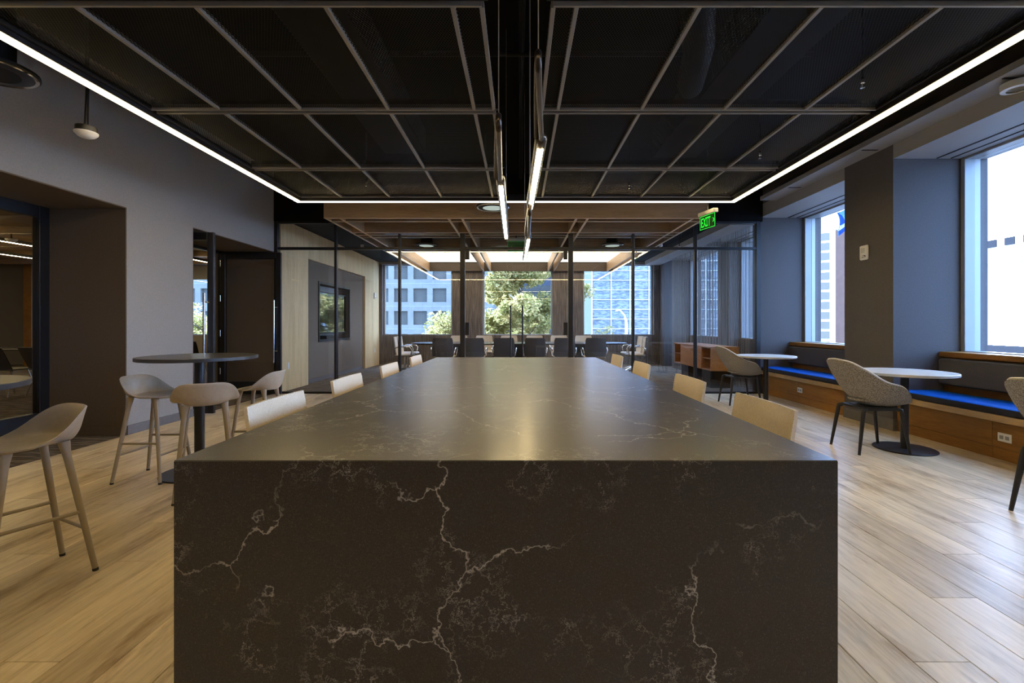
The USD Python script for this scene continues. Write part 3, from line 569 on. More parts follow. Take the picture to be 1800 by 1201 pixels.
pos = [(-1, 1.586, 'nearest'), (-1, 2.23, 'second nearest'), (-1, 2.95, 'third nearest'), (-1, 3.70, 'farthest'), (1, 1.53, 'nearest'), (1, 2.19, 'second nearest'), (1, 3.04, 'third nearest'), (1, 3.80, 'farthest')]
cs = None
for s, y, nm in pos:
    lab = '%s beige leather counter stool on the %s long side of the stone table' % (nm, 'left' if s < 0 else 'right')
    loc = ((-0.85 + 0.215) if s < 0 else (0.825 - 0.215), y, 0); rz = 0 if s < 0 else 180
    if cs is None: cs = counter_stool(lab, loc, rz, 'leather stools along the stone table')
    else: dup(cs, lab, loc, rz)

# low-backed bar stools on splayed legs (front faces +x)
def bar_stool(lab, loc, rz, group):
    t = thing('bar_stool', lab, 'bar stool', loc, rz, group)
    nr, nt = 21, 64; a, b = 0.205, 0.205; top, bot = [], []
    def ss(t): t = max(0.0, min(1.0, t)); return t * t * (3 - 2 * t)
    def height(r, c, x, y):
        w = ss((-c + 0.25) / 1.25)
        return 0.652 + 0.165 * w * ss((r - 0.50) / 0.60) + 0.010 * (abs(y) / b) ** 2 - 0.010 * max(0, x / a) ** 2 * r
    for i in range(nr):
        r = i / (nr - 1)
        for j in range(nt):
            th = 2 * math.pi * j / nt; c, s = math.cos(th), math.sin(th); e = 0.93
            ro = r + 0.15 * ss((-c + 0.25) / 1.25) * math.sin(math.pi * r)
            x, y = a * ro * math.copysign(abs(c) ** e, c), b * ro * math.copysign(abs(s) ** e, s)
            y *= 1 - 0.12 * max(0, x / a); z = height(r, c, x, y); lip = 0.004 * max(0, (r - 0.86) / 0.14)
            lean = 0.012 * max(0, z - 0.70) / 0.1
            top.append([x + lean, y, z - lip]); bot.append([x * 0.985 + lean - 0.010 * max(0, -c) * r, y * 0.985, z - 0.014 + 0.004 * (r > 0.98)])
    def idx(i, j): return i * nt + j % nt
    F = []
    for i in range(nr - 1):
        for j in range(nt): F += [[idx(i, j), idx(i + 1, j), idx(i + 1, j + 1)], [idx(i, j), idx(i + 1, j + 1), idx(i, j + 1)]]
    F = np.array(F); n = nr * nt; S = []
    for j in range(nt):
        p, q = idx(nr - 1, j), idx(nr - 1, j + 1); S += [[p, p + n, q], [q, p + n, q + n]]
    part(t, 'seat', (np.vstack([top, bot]), np.vstack([F, F[:, ::-1] + n, S])), 'stool_plastic', smooth=50)
    for sx in (-1, 1):
        for sy in (-1, 1):
            lx, ly = (0.105 if sx > 0 else -0.085), 0.112 * sy
            BT = np.array(bot); z0 = BT[np.argmin((BT[:, 0] - lx) ** 2 + (BT[:, 1] - ly) ** 2), 2]
            p0 = np.array([lx, ly, z0 + 0.003]); p1 = np.array([0.182 * sx, 0.168 * sy, 0.004])
            q = lambda k: p0 + (p1 - p0) * k
            lg = part(t, 'leg', tube([q(0.0), q(0.015), q(0.035), q(0.07), q(0.12), q(0.5), q(1.0)], [0.022, 0.0225, 0.0205, 0.0175, 0.0155, 0.0135, 0.0115], 14, caps=False), 'stool_metal', smooth=50)
            part(lg, 'foot_cap', tube([p1 + [0, 0, -0.004], q(0.985)], 0.0122, 12), 'rubber', smooth=40)
    def legxy(z):
        k = 1 - z / 0.65; return 0.105 + 0.077 * k, 0.115 + 0.053 * k
    for s in (-1, 1):
        x, y = legxy(0.30); part(t, 'side_rail', tube([(-x, y * s, 0.30), (x, y * s, 0.30)], 0.0085, 10), 'stool_metal', smooth=40)
        x, y = legxy(0.21); part(t, 'cross_rail', tube([(x * s, -y, 0.21), (x * s, y, 0.21)], 0.0085, 10), 'stool_metal', smooth=40)
    return t
bs = bar_stool('taupe bar stool left of the round bar table, back to the left wall', (-2.88, 3.585, 0), 0, 'low backed taupe bar stools')
dup(bs, 'taupe bar stool in front of the round bar table, back towards the camera', (-2.245, 3.26, 0), math.degrees(math.atan2(0.85, -0.52)))
dup(bs, 'taupe bar stool right of the round bar table, partly behind the leather stool', (-2.27, 3.98, 0), 184)
dup(bs, 'taupe bar stool nearest the camera, cut by the left picture edge', (-2.30, 2.13, 0), math.degrees(math.atan2(-0.9, -0.42)))
def round_table(name, lab, cat, loc, r, h, th, top, rb, rc, group=None, sq=False):
    t = thing(name, lab, cat, loc, 0, group)
    part(t, 'table_top', disc(r, h - th, h, 0.003, 96), top, smooth=30)
    part(t, 'column', lathe([(rc, 0.01), (rc, h - th)], 28) if not sq else box(-rc, rc, -rc, rc, 0.01, h - th, 0.006), 'black_metal', smooth=40)
    part(t, 'top_plate', disc(0.11, h - th - 0.012, h - th, 0.002, 24), 'black_metal', smooth=30)
    part(t, 'base_plate', disc(rb, 0.0, 0.012, 0.003, 64), 'black_metal', smooth=30)
    return t
bt = round_table('bar_table', 'round dark bar table with black column among three taupe stools', 'table', (-2.60, 3.70, 0), 0.415, 0.947, 0.027, 'bar_top', 0.27, 0.036, 'round dark bar tables')
dup(bt, 'round dark bar table cut by the left picture edge', (-2.62, 1.88, 0), 0)
ct = round_table('cafe_table', 'round white cafe table at the nearer bench', 'table', (3.715, 4.39, 0), 0.395, 0.75, 0.025, 'white_top', 0.25, 0.033, 'round white cafe tables')
dup(ct, 'round white cafe table at the farther bench', (3.60, 6.65, 0), 0)

# upholstered shell chairs (front faces +x)
def shell_chair(lab, loc, rz, group):
    t = thing('shell_chair', lab, 'chair', loc, rz, group)
    nu, nv = 72, 16; z0 = 0.425
    def rim_h(u):                       # u: angle from the back, 0..pi
        d = math.degrees(abs(u)); xs = [0, 30, 55, 80, 105, 125, 145, 180]; ys = [0.865, 0.845, 0.765, 0.665, 0.625, 0.555, 0.475, 0.462]
        k = np.interp(d, xs, ys); k2 = np.interp(d - 7, xs, ys); k3 = np.interp(d + 7, xs, ys); return (k + k2 + k3) / 3
    def P(u, v, ins, zi):
        hr = rim_h(u) - z0
        c, s = math.cos(u), math.sin(u); e = 0.82
        ax = (0.285 if c > 0 else 0.265) - ins; ay = 0.295 - ins
        X, Y = -ax * math.copysign(abs(c) ** e, c), ay * math.copysign(abs(s) ** e, s)
        ph = v * math.pi / 2
        rad = math.sin(ph) ** 0.62; hz = (1 - math.cos(ph)) ** 0.95
        flare = 0.70 + 0.30 * v ** 1.3
        z = z0 + zi * (1 - v) + hr * hz
        lean = -0.085 * max(0, c) * (hr / 0.44) * hz
        return [X * rad * flare + lean + 0.035, Y * rad * flare, z]
    us = [2 * math.pi * i / nu - math.pi for i in range(nu)]; vs = [j / (nv - 1) for j in range(nv)]
    out = [P(u, max(v, 0.02), 0.0, 0.0) for u in us for v in vs]; inn = [P(u, max(v, 0.02), 0.032, 0.055) for u in us for v in vs]
    F = grid_faces(nu, nv, True); n = nu * nv; V = out + inn; S = []
    m0 = len(V)
    for i in range(nu):
        a, b = np.array(V[i * nv + nv - 1]), np.array(V[n + i * nv + nv - 1]); V.append(((a + b) / 2 + [0, 0, 0.010]).tolist())
    for i in range(nu):
        k = (i + 1) % nu; a, b, m, m2 = i * nv + nv - 1, k * nv + nv - 1, m0 + i, m0 + k
        S += [[a, m2, b], [a, m, m2], [a + n, b + n, m2], [a + n, m2, m]]
    c0, c1 = len(V), len(V) + 1; V += [[0, 0, z0 - 0.001], [0, 0, z0 + 0.055]]
    for i in range(nu):
        k = (i + 1) % nu; S += [[c0, i * nv, k * nv], [c1, n + k * nv, n + i * nv]]
    sh = part(t, 'shell', (np.array(V), np.vstack([F[:, ::-1], F + n, np.array(S)])), 'chair_fabric', smooth=60)
    ring = [np.array(V[m0 + i]) + [0, 0, 0.0] for i in range(nu)] + [np.array(V[m0])]
    part(sh, 'edge_piping', tube(ring, 0.008, 8, caps=False), 'piping_fabric', smooth=60)
    part(t, 'seat_pad', lathe([(1e-4, 0.47), (0.12, 0.47), (0.158, 0.482), (0.16, 0.497), (0.13, 0.506), (1e-4, 0.508)], 40), 'chair_fabric', smooth=50)
    part(t, 'seat_frame', join(box(-0.15, 0.17, -0.16, -0.13, 0.40, 0.428, 0.005), box(-0.15, 0.17, 0.13, 0.16, 0.40, 0.428, 0.005), box(-0.15, -0.12, -0.16, 0.16, 0.40, 0.428, 0.005), box(0.14, 0.17, -0.16, 0.16, 0.40, 0.428, 0.005), box(-0.1, 0.1, -0.1, 0.1, 0.41, 0.432, 0.005)), 'chair_black', smooth=40)
    for sx in (-1, 1):
        for sy in (-1, 1):
            a = np.array([0.01 + 0.14 * sx, 0.145 * sy, 0.415]); b = np.array([0.01 + 0.235 * sx, 0.19 * sy, 0.0])
            m = a + [0.035 * sx, 0.018 * sy, -0.012]
            part(t, 'leg', tube([a, m, m + (b - m) * 0.06 , m + (b - m) * 0.5, b], [0.018, 0.020, 0.0185, 0.0155, 0.0115], 12), 'chair_black', smooth=50)
    return t
sc1 = shell_chair('grey upholstered shell chair at the nearer white cafe table', (3.35, 4.375, 0), 0, 'grey shell chairs facing the benches')
dup(sc1, 'grey upholstered shell chair at the farther white cafe table', (3.34, 6.93, 0), 0)
dup(sc1, 'grey upholstered shell chair cut by the right picture edge', (3.40, 2.75, 0), 0)

# benches in the window recesses
def bench(lab, y0, y1, outlet_y, olab):
    xf = 4.27
    t = thing('window_bench', lab, 'bench', ((xf + 4.97) / 2, (y0 + y1) / 2, 0))
    a, b = y0 + 0.004, y1 - 0.004; ym = (a + b) / 2
    for p, q in ((a, ym), (ym, b)):
        part(t, 'front_board', box(xf, xf + 0.022, p + 0.001, q - 0.001, 0.105, 0.335, 0.0015), 'bench_wood', world=True)
        part(t, 'toe_board', box(xf + 0.004, xf + 0.022, p + 0.001, q - 0.001, 0.0, 0.102, 0.0015), 'bench_wood', world=True)
    part(t, 'seat_ledge', box(xf - 0.045, 4.80, a, b, 0.338, 0.398, 0.003), 'bench_wood_lit', world=True, label='oak seat ledge, colour lightened for the light it catches')
    part(t, 'back_board', box(4.80, 4.83, a, b, 0.0, 0.84, 0.002), 'bench_wood', world=True)
    part(t, 'sill_shelf', box(4.745, 4.985, a, b, 0.842, 0.897, 0.003), 'bench_wood', world=True)
    part(t, 'seat_cushion', box(xf - 0.02, 4.70, a + 0.006, b - 0.006, 0.398, 0.468, 0.018), 'blue_vinyl', world=True, smooth=50, label='blue vinyl seat cushion')
    part(t, 'front_band', box(xf - 0.0225, xf - 0.0195, a + 0.02, b - 0.02, 0.404, 0.458, 0.001), 'vinyl_shaded', world=True, label='thin dark strip painting shade on the cushion front')
    part(t, 'back_cushion', box(4.695, 4.80, a + 0.03, b - 0.03, 0.535, 0.825, 0.02), 'grey_cushion', world=True, smooth=50, label='dark grey back cushion')
    o = thing('outlet', olab, 'outlet', (xf - 0.006, outlet_y, 0.205))
    part(o, 'cover_plate', box(-0.003, 0.006, -0.058, 0.058, -0.038, 0.038, 0.003), 'white_plastic')
    for dy in (-0.024, 0.024): part(o, 'socket', box(-0.005, -0.002, dy - 0.016, dy + 0.016, -0.016, 0.016, 0.001), 'soffit_grey')
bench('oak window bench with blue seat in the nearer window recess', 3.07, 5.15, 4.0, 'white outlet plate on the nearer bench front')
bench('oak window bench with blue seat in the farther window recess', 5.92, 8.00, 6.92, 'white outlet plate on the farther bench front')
# wall devices
def strobe(lab, loc, s):
    t = thing('alarm_strobe', lab, 'alarm', loc)
    part(t, 'case', box(min(0, -0.035 * s), max(0, -0.035 * s), -0.062, 0.062, -0.09, 0.09, 0.012), 'white_plastic', smooth=40)
    part(t, 'lamp_lens', box(min(-0.03 * s, -0.055 * s), max(-0.03 * s, -0.055 * s), -0.05, 0.0, -0.062, -0.035, 0.008), 'chrome', smooth=40)
    part(t, 'sounder_grille', join(*[box(min(-0.034 * s, -0.037 * s), max(-0.034 * s, -0.037 * s), -0.03, 0.03, z, z + 0.004) for z in np.arange(0.0, 0.06, 0.010)]), 'soffit_grey')
strobe('white fire alarm strobe on the dark window pier', (XR, 5.56, 2.08), 1)
strobe('white fire alarm strobe on the oak wall near the back window', (-4.22, 13.25, 2.04), -1)
def wallplate(lab, y, z):
    o = thing('outlet', lab, 'outlet', (-4.22, y, z))
    part(o, 'cover_plate', box(-0.001, 0.007, -0.037, 0.037, -0.06, 0.06, 0.003), 'white_plastic')
    for dz in (-0.025, 0.025): part(o, 'socket', box(0.006, 0.009, -0.016, 0.016, dz - 0.015, dz + 0.015, 0.001), 'white_plastic')
wallplate('white outlet plate low on the oak wall beside the open door', 8.31, 0.45)
wallplate('white outlet plate low on the oak wall near the back window', 13.28, 0.45)
# exit signs
def exit_sign(lab, c, dirx, lit, ztop):
    """c: centre; dirx: unit vector along the reading direction"""
    ang = math.degrees(math.atan2(dirx[1], dirx[0]))
    t = thing('exit_sign', lab, 'exit sign', (c[0], c[1], c[2]), ang)
    g = 'exit_green' if lit else 'exit_dim'
    part(t, 'panel', box(-0.155, 0.155, -0.006, 0.006, -0.095, 0.085, 0.002), 'exit_back')
    e = 0.007
    part(t, 'glowing_edge', join(box(-0.155, 0.155, -0.008, -0.0055, -0.095, -0.095 + e), box(-0.155, 0.155, -0.008, -0.0055, 0.085 - e, 0.085), box(-0.155, -0.155 + e, -0.008, -0.0055, -0.095, 0.085), box(0.155 - e, 0.155, -0.008, -0.0055, -0.095, 0.085)), g)
    if lit:
        tx = meshkit.text_mesh('EXIT', 0.118, 0.002, bold=True); v, f = vf(tx); v = v - [(v[:, 0].min() + v[:, 0].max()) / 2, (v[:, 1].min() + v[:, 1].max()) / 2, 0]
        v[:, 0] *= 0.192 / (v[:, 0].max() - v[:, 0].min())
        part(t, 'lettering', (np.stack([v[:, 0] - 0.032, -0.0062 - v[:, 2], v[:, 1] - 0.004], 1), f), g)
        ch = [box(0, 0.035, -0.0085, -0.0062, -0.006, 0.006)]
        v1, f1 = ch[0]; R = lambda a: np.array([[math.cos(a), 0, -math.sin(a)], [0, 1, 0], [math.sin(a), 0, math.cos(a)]])
        part(t, 'chevron', join((v1 @ R(math.radians(130)).T + [0.137, 0, -0.002], f1), (v1 @ R(math.radians(-130)).T + [0.137, 0, -0.002], f1)), g)
    else:
        part(t, 'dot_rows', join(*[box(x, x + 0.006, -0.0075, -0.0055, z, z + 0.006) for x in np.arange(-0.13, 0.13, 0.026) for z in np.arange(-0.06, 0.06, 0.026)]), g)
    part(t, 'canopy', box(-0.17, 0.17, -0.035, 0.035, 0.085, 0.14, 0.006), 'soffit_grey')
    part(t, 'stem', tube([(0, 0, 0.14), (0, 0, ztop - c[2])], 0.010, 8), 'black_metal', smooth=40)
exit_sign('lit green EXIT sign with right chevron above the right end of the trellis', (2.52, 6.09, 2.585), (0.24, -0.97), True, ZD)
exit_sign('dim green edge-lit exit sign behind the glass over the double door', (-0.06, 8.22, 2.62), (1, 0), False, 3.1)

# ------------------------------------------------------------------ meeting room furniture
tv = thing('television', 'dark television in the niche of the grey wall panel', 'television', (-4.5, 10.58, 1.0))
part(tv, 'wall_bracket', box(-4.55, -4.42, 10.4, 10.8, 1.3, 1.6, 0.004), 'black_metal', world=True)
part(tv, 'body', box(-4.42, -4.335, 9.84, 11.36, 1.0, 1.93, 0.006), 'black_metal', world=True)
part(tv, 'screen', box(-4.337, -4.331, 9.87, 11.33, 1.03, 1.90), 'tv_screen', world=True)
part(tv, 'sound_bar', box(-4.54, -4.36, 10.3, 10.9, 0.872, 0.95, 0.01), 'black_metal', world=True)
mt = thing('meeting_table', 'long dark boat shaped meeting table behind the glass', 'table', (0, 11.55, 0))
n = 60; th = np.linspace(0, 2 * np.pi, n, endpoint=False)
ox = 2.70 * np.sign(np.cos(th)) * np.abs(np.cos(th)) ** 0.55; oy = 0.66 * np.sign(np.sin(th)) * np.abs(np.sin(th)) ** 0.55
V = np.vstack([np.stack([ox, oy, np.full(n, 0.712)], 1), np.stack([ox, oy, np.full(n, 0.745)], 1), [[0, 0, 0.712], [0, 0, 0.745]]])
F = [[2 * n, (j + 1) % n, j] for j in range(n)] + [[2 * n + 1, n + j, n + (j + 1) % n] for j in range(n)]
for j in range(n): k = (j + 1) % n; F += [[j, k, n + k], [j, n + k, n + j]]
part(mt, 'table_top', (V, np.array(F)), 'table_dark', smooth=30)
for x in (-1.6, 0, 1.6): part(mt, 'pedestal', box(x - 0.25, x + 0.25, -0.16, 0.16, 0, 0.712, 0.006), 'black_metal')
def meeting_chair(lab, loc, rz, group):
    t = thing('meeting_chair', lab, 'chair', loc, rz, group)
    nu, nv = 11, 9
    def slab(x0, th, sc):
        V = []
        for s in (0, th):
            for i in range(nu):
                for j in range(nv):
                    u, w = i / (nu - 1) * 2 - 1, j / (nv - 1)
                    z = 0.47 + 0.43 * (1 - (1 - w) * sc) ; hwid = (0.25 - 0.02 * w - 0.02 * max(0, abs(w - 0.5) * 2 - 0.85) / 0.15) * sc
                    V.append([x0 + s - 0.13 * (z - 0.47) + 0.035 * u * u, hwid * u, z])
        V = np.array(V); m = nu * nv; F = grid_faces(nu, nv); S = []
        rim = [i * nv for i in range(nu)] + [(nu - 1) * nv + j for j in range(1, nv)] + [i * nv + nv - 1 for i in range(nu - 2, -1, -1)] + [j for j in range(nv - 2, 0, -1)]
        for a, b in zip(rim, rim[1:] + rim[:1]): S += [[a, a + m, b], [b, a + m, b + m]]
        return V, np.vstack([F[:, ::-1], F + m, np.array(S)])
    part(t, 'back_shell', slab(-0.25, 0.022, 1.0), 'chair_charcoal', smooth=50, label='charcoal outer back shell')
    part(t, 'back_pad', slab(-0.228, 0.025, 0.985), 'chair_cream', smooth=50, label='cream inner back pad')
    part(t, 'seat', box(-0.22, 0.25, -0.235, 0.235, 0.425, 0.485, 0.025), 'chair_cream', smooth=50)
    for s in (-1, 1):
        part(t, 'armrest', tube([(-0.20, 0.245 * s, 0.50), (-0.21, 0.275 * s, 0.62), (-0.12, 0.28 * s, 0.665), (0.14, 0.28 * s, 0.655), (0.19, 0.275 * s, 0.60), (0.17, 0.25 * s, 0.46)], 0.012, 10), 'chrome', smooth=60)
    part(t, 'column', tube([(0, 0, 0.43), (0, 0, 0.09)], 0.025, 12), 'chrome', smooth=40)
    for k in range(4):
        a = math.radians(45 + 90 * k); part(t, 'foot', tube([(0.02 * math.cos(a), 0.02 * math.sin(a), 0.10), (0.31 * math.cos(a), 0.31 * math.sin(a), 0.03), (0.32 * math.cos(a), 0.32 * math.sin(a), 0.0)], [0.018, 0.012, 0.012], 8), 'chrome', smooth=40)
    return t
G = 'meeting chairs around the long table'
nm6 = ['leftmost', 'second from left', 'third from left', 'fourth from left', 'fifth from left', 'rightmost']
xs6 = [-1.75, -1.04, -0.35, 0.36, 1.03, 1.74]
mc = None
for i, x in enumerate(xs6):
    lab = 'charcoal backed meeting chair on the near side of the long table, %s' % nm6[i]
    if mc is None: mc = meeting_chair(lab, (x, 10.62, 0), 90, G)
    else: dup(mc, lab, (x, 10.62, 0), 90)
for i, x in enumerate([-1.68, -0.98, -0.29, 0.42, 1.10, 1.78]):
    dup(mc, 'cream padded meeting chair on the far side of the long table, %s' % nm6[i], (x, 12.42, 0), -90)
for x, y, rz, lab in ((-2.85, 11.32, 8, 'meeting chair at the left end of the long table, nearer one'), (-2.92, 11.95, 0, 'meeting chair at the left end of the long table, farther one'),
                      (2.88, 11.32, 172, 'meeting chair at the right end of the long table, nearer one'), (2.95, 11.95, 180, 'meeting chair at the right end of the long table, farther one')):
    dup(mc, lab, (x, y, 0), rz)
cr = thing('credenza', 'orange wood credenza with open cubbies before the string curtain', 'cabinet', (3.79, 9.4, 0))
x0, x1, y0, y1, z0, z1 = 3.54, 4.06, 8.42, 10.38, 0.34, 0.79
part(cr, 'top_board', box(x0 - 0.01, x1, y0 - 0.01, y1 + 0.01, z1 - 0.022, z1, 0.002), 'credenza_wood', world=True)
part(cr, 'bottom_board', box(x0, x1, y0, y1, z0, z0 + 0.022, 0.002), 'credenza_wood', world=True)
part(cr, 'back_board', box(x1 - 0.015, x1, y0, y1, z0 + 0.022, z1 - 0.022), 'credenza_wood', world=True)
YD = [y0, 8.86, 9.42, 9.98, y1]
for i, y in enumerate(YD):
    a = y if i == 0 else (y - 0.022 if i == 4 else y - 0.011)
    part(cr, 'side_board', box(x0, x1 - 0.015, a, a + 0.022, z0 + 0.022, z1 - 0.022, 0.002), 'credenza_wood', world=True)
for a, b in ((YD[0], YD[1]), (YD[3], YD[4])): part(cr, 'shelf', box(x0 + 0.01, x1 - 0.015, a + 0.022, b - 0.022, 0.555, 0.573, 0.001), 'credenza_wood', world=True)
for a, b in ((YD[1], YD[2]), (YD[2], YD[3])): part(cr, 'door', box(x0 - 0.006, x0 + 0.014, a - 0.008, b + 0.006 if b == YD[3] else b - 0.002, z0 + 0.004, z1 - 0.024, 0.002), 'credenza_wood', world=True)
for a in (8.62, 9.75): part(cr, 'plinth', box(x0 + 0.08, x1 - 0.06, a, a + 0.42, 0, z0, 0.003), 'black_metal', world=True)
# string curtain
rs = np.random.default_rng(7); ms = []
for y in np.arange(8.18, 12.35, 0.016):
    yy = y + rs.normal(0, 0.009); xx = 4.14 + rs.normal(0, 0.006); w = rs.uniform(0.0010, 0.0030)
    ms.append(box(xx - w, xx + w, yy - w, yy + w, 0.03 + rs.uniform(0, 0.02), 2.98))
solo('string_curtain', join(*ms), 'string', 'pale string curtain hanging before the meeting room windows', 'curtain', kind='stuff')
for x, y, lab in ((2.98, 9.6, 'small white spotlight under the black ceiling, nearer one on the right'), (3.55, 10.1, 'small white spotlight under the black ceiling, farther one on the right'), (-3.4, 9.85, 'small white spotlight under the black ceiling on the left')):
    t = thing('spotlight', lab, 'spotlight', (x, y, 2.90))
    part(t, 'head', lathe([(1e-4, -0.055), (0.034, -0.055), (0.04, -0.04), (0.036, 0.03), (1e-4, 0.04)], 20), 'white_plastic', smooth=40)
    part(t, 'stem', tube([(0, 0, 0.035), (0, 0, 0.20)], 0.01, 8), 'black_metal', smooth=40)

# ------------------------------------------------------------------ side room contents
for i, x in enumerate((-8.03, -9.94, -11.78)):
    t = thing('side_light', 'warm linear light on the side room ceiling, %s' % ('nearest the doors', 'middle one', 'farthest from the doors')[i], 'light', (x, 8.0, 2.8))
    ya = 9.2 if i == 0 else 3.0
    part(t, 'housing', box(x - 0.03, x + 0.03, ya, 13.0, 2.81, 2.87), 'black_metal', world=True)
    part(t, 'diffuser', box(x - 0.022, x + 0.022, ya, 13.0, 2.797, 2.81), 'led', world=True)
    for y in (ya + 0.9, 11.8 if i == 0 else 7.7, 12.1): part(t, 'hanger', tube([(x, y, 2.87), (x, y, 3.02)], 0.005, 6), 'black_metal', world=True)
st_ = thing('side_trellis', 'oak ceiling beams of the side room', 'trellis', (-10.5, 8.5, 2.9))
for y in (4.2, 5.6, 7.0, 8.4, 9.8, 11.2, 12.6): part(st_, 'cross_beam', box(-15.6, -5.5, y - 0.03, y + 0.03, 2.88, 3.018, 0.003), 'oak_beam', world=True)
t = thing('ceiling_sensor', 'white dome sensor under the side room ceiling, seen through the near door', 'sensor', (-9.6, 8.6, 2.80))
part(t, 'dome', lathe([(1e-4, -0.04), (0.05, -0.03), (0.085, 0.0), (0.088, 0.02), (1e-4, 0.02)], 24), 'white_plastic', smooth=40)
part(t, 'stem', tube([(0, 0, 0.02), (0, 0, 0.22)], 0.012, 8), 'black_metal', smooth=40)
stb = thing('side_table', 'dark table with pale edge in the side room, behind black chairs', 'table', (-9.6, 8.9, 0))
part(stb, 'table_top', box(-10.8, -8.0, 8.5, 9.3, 0.71, 0.745, 0.004), 'table_dark', world=True)
for x in (-10.5, -8.3): part(stb, 'leg_panel', box(x - 0.2, x + 0.2, 8.8, 9.0, 0, 0.71, 0.004), 'black_metal', world=True)
def side_chair(lab, loc, rz, group):
    t = thing('side_chair', lab, 'chair', loc, rz, group)
    part(t, 'seat', box(-0.21, 0.22, -0.22, 0.22, 0.44, 0.465, 0.01), 'chair_black', smooth=50)
    v = []
    nu, nv = 9, 7
    for s in (0, 0.014):
        for i in range(nu):
            for j in range(nv):
                u, w = i / (nu - 1) * 2 - 1, j / (nv - 1); z = 0.46 + 0.36 * w
                v.append([-0.22 + s - 0.16 * w + 0.03 * u * u, (0.225 - 0.03 * max(0, w - 0.7)) * u, z])
    v = np.array(v); m = nu * nv; F = grid_faces(nu, nv); S = []
    rim = [i * nv for i in range(nu)] + [(nu - 1) * nv + j for j in range(1, nv)] + [i * nv + nv - 1 for i in range(nu - 2, -1, -1)] + [j for j in range(nv - 2, 0, -1)]
    for a, b in zip(rim, rim[1:] + rim[:1]): S += [[a, a + m, b], [b, a + m, b + m]]
    part(t, 'backrest', (v, np.vstack([F[:, ::-1], F + m, np.array(S)])), 'chair_black', smooth=50)
    for sx in (-1, 1):
        for sy in (-1, 1): part(t, 'leg', tube([(0.12 * sx, 0.15 * sy, 0.44), (0.24 * sx, 0.21 * sy, 0.0)], 0.011, 8), 'chrome', smooth=40)
    return t
sch = side_chair('black side room chair with chrome legs, left one behind the near glass door', (-8.62, 7.72, 0), 90, 'black chairs in the side room')
dup(sch, 'black side room chair with chrome legs, right one beside the door stile', (-8.05, 7.85, 0), 80)
dup(sch, 'black side room chair farther back behind the other two', (-9.0, 9.75, 0), -90)
dup(sch, 'black side room chair seen through the open glass door leaf', (-7.6, 10.6, 0), 100)

# ------------------------------------------------------------------ outdoors
solo('street', box(-200, 200, -80, 260, -7.2, -7.0), 'asphalt', 'grey street level far below the windows', kind='structure')
ob = thing('office_block', 'pale blue-grey precast office block with dark punched windows', 'building', (-33, 78, -7))
cx = [-61.6 + 3.06 * k for k in range(19)]; zr = [-6.0 + 3.6 * k for k in range(8)]
X0, X1 = -63.0, -4.2; wallm = []
for k in range(len(zr) + 1):
    za = -7.0 if k == 0 else zr[k - 1] + 2.15; zb = zr[k] if k < len(zr) else zr[-1] + 4.5
    wallm.append(box(X0, X1, 72, 84, za, zb))
ob_x = [X0] + [e for c in cx for e in (c - 1.08, c + 1.08)] + [X1]
for z in zr:
    for i in range(0, len(ob_x), 2): wallm.append(box(ob_x[i], ob_x[i + 1], 72, 84, z, z + 2.15))
part(ob, 'wall', join(*wallm), 'concrete', world=True)
for z in zr:
    for c in cx: part(ob, 'window', box(c - 1.08, c + 1.08, 72.45, 72.5, z, z + 2.15), 'far_window', world=True)
for z in zr: part(ob, 'panel_joint', box(X0, X1, 71.985, 72.0, z - 0.72, z - 0.66), 'grey_block', world=True)
gb = thing('gridded_tower', 'office tower with white mullion grid and rippled blue glass', 'building', (21, 66, -7))
gx = [9.6 + 2.5 * k for k in range(11)]; gz = [-7 + 1.28 * k for k in range(22)]
part(gb, 'core', box(9.7, 34.5, 60.5, 72, -7, 20), 'blue_wall', world=True)
for i in range(len(gx) - 1):
    for j in range(len(gz) - 1): part(gb, 'glass_panel', box(gx[i] + 0.09, gx[i + 1] - 0.09, 60.2, 60.3, gz[j] + 0.07, gz[j + 1] - 0.07), 'grid_glass', world=True)
for x in gx: part(gb, 'mullion', box(x - 0.065, x + 0.065, 60.0, 60.5, -7, gz[-1]), 'white_metal', world=True)
for z in gz: part(gb, 'transom', box(gx[0], gx[-1], 60.02, 60.5, z - 0.05, z + 0.05), 'white_metal', world=True)
bb = thing('blue_building', 'plain dark blue-grey building between the office block and the gridded tower', 'building', (3, 98, -7))
part(bb, 'wall', box(-8, 13, 95, 105, -7, 26), 'blue_wall', world=True)
for z in np.arange(-5, 24, 3.2): part(bb, 'window_band', box(-7.5, 12.5, 94.9, 95, z, z + 1.6), 'far_window', world=True)
# brick tower with a white bay, seen through the farther bench window
bt_ = thing('brick_tower', 'red brick tower with a white gridded bay and blue windows', 'building', (55.6, 80.0, -7), -32)
part(bt_, 'brick_face', box(0, 14, 0, 10, 0, 24.8), 'brick_wall')
part(bt_, 'roof_block', box(-8, 12, 1.5, 9, 24.8, 27.3), 'grey_block')
part(bt_, 'white_bay', box(-8, 0, 0.2, 9, 0, 25.4), 'white_stone')
for k in range(14): part(bt_, 'bay_window', box(-7.6, -0.9, 0.12, 0.2, 0.5 + 1.75 * k, 1.75 + 1.75 * k), 'far_window')
for k in range(9):
    for c in (2.6, 6.2, 9.8): part(bt_, 'window', box(c, c + 1.3, -0.06, 0.0, 1.2 + 2.6 * k, 3.0 + 2.6 * k), 'blue_glass')
wbld = thing('white_building', 'glaring white building outside the nearest window', 'building', (36, 18, -7))
part(wbld, 'wall', box(30, 44, 2, 32.5, -5.0, 30), 'white_stone', world=True)
part(wbld, 'plinth', box(29.6, 44, 2, 32.5, -7, -0.1), 'dark_stone', world=True)
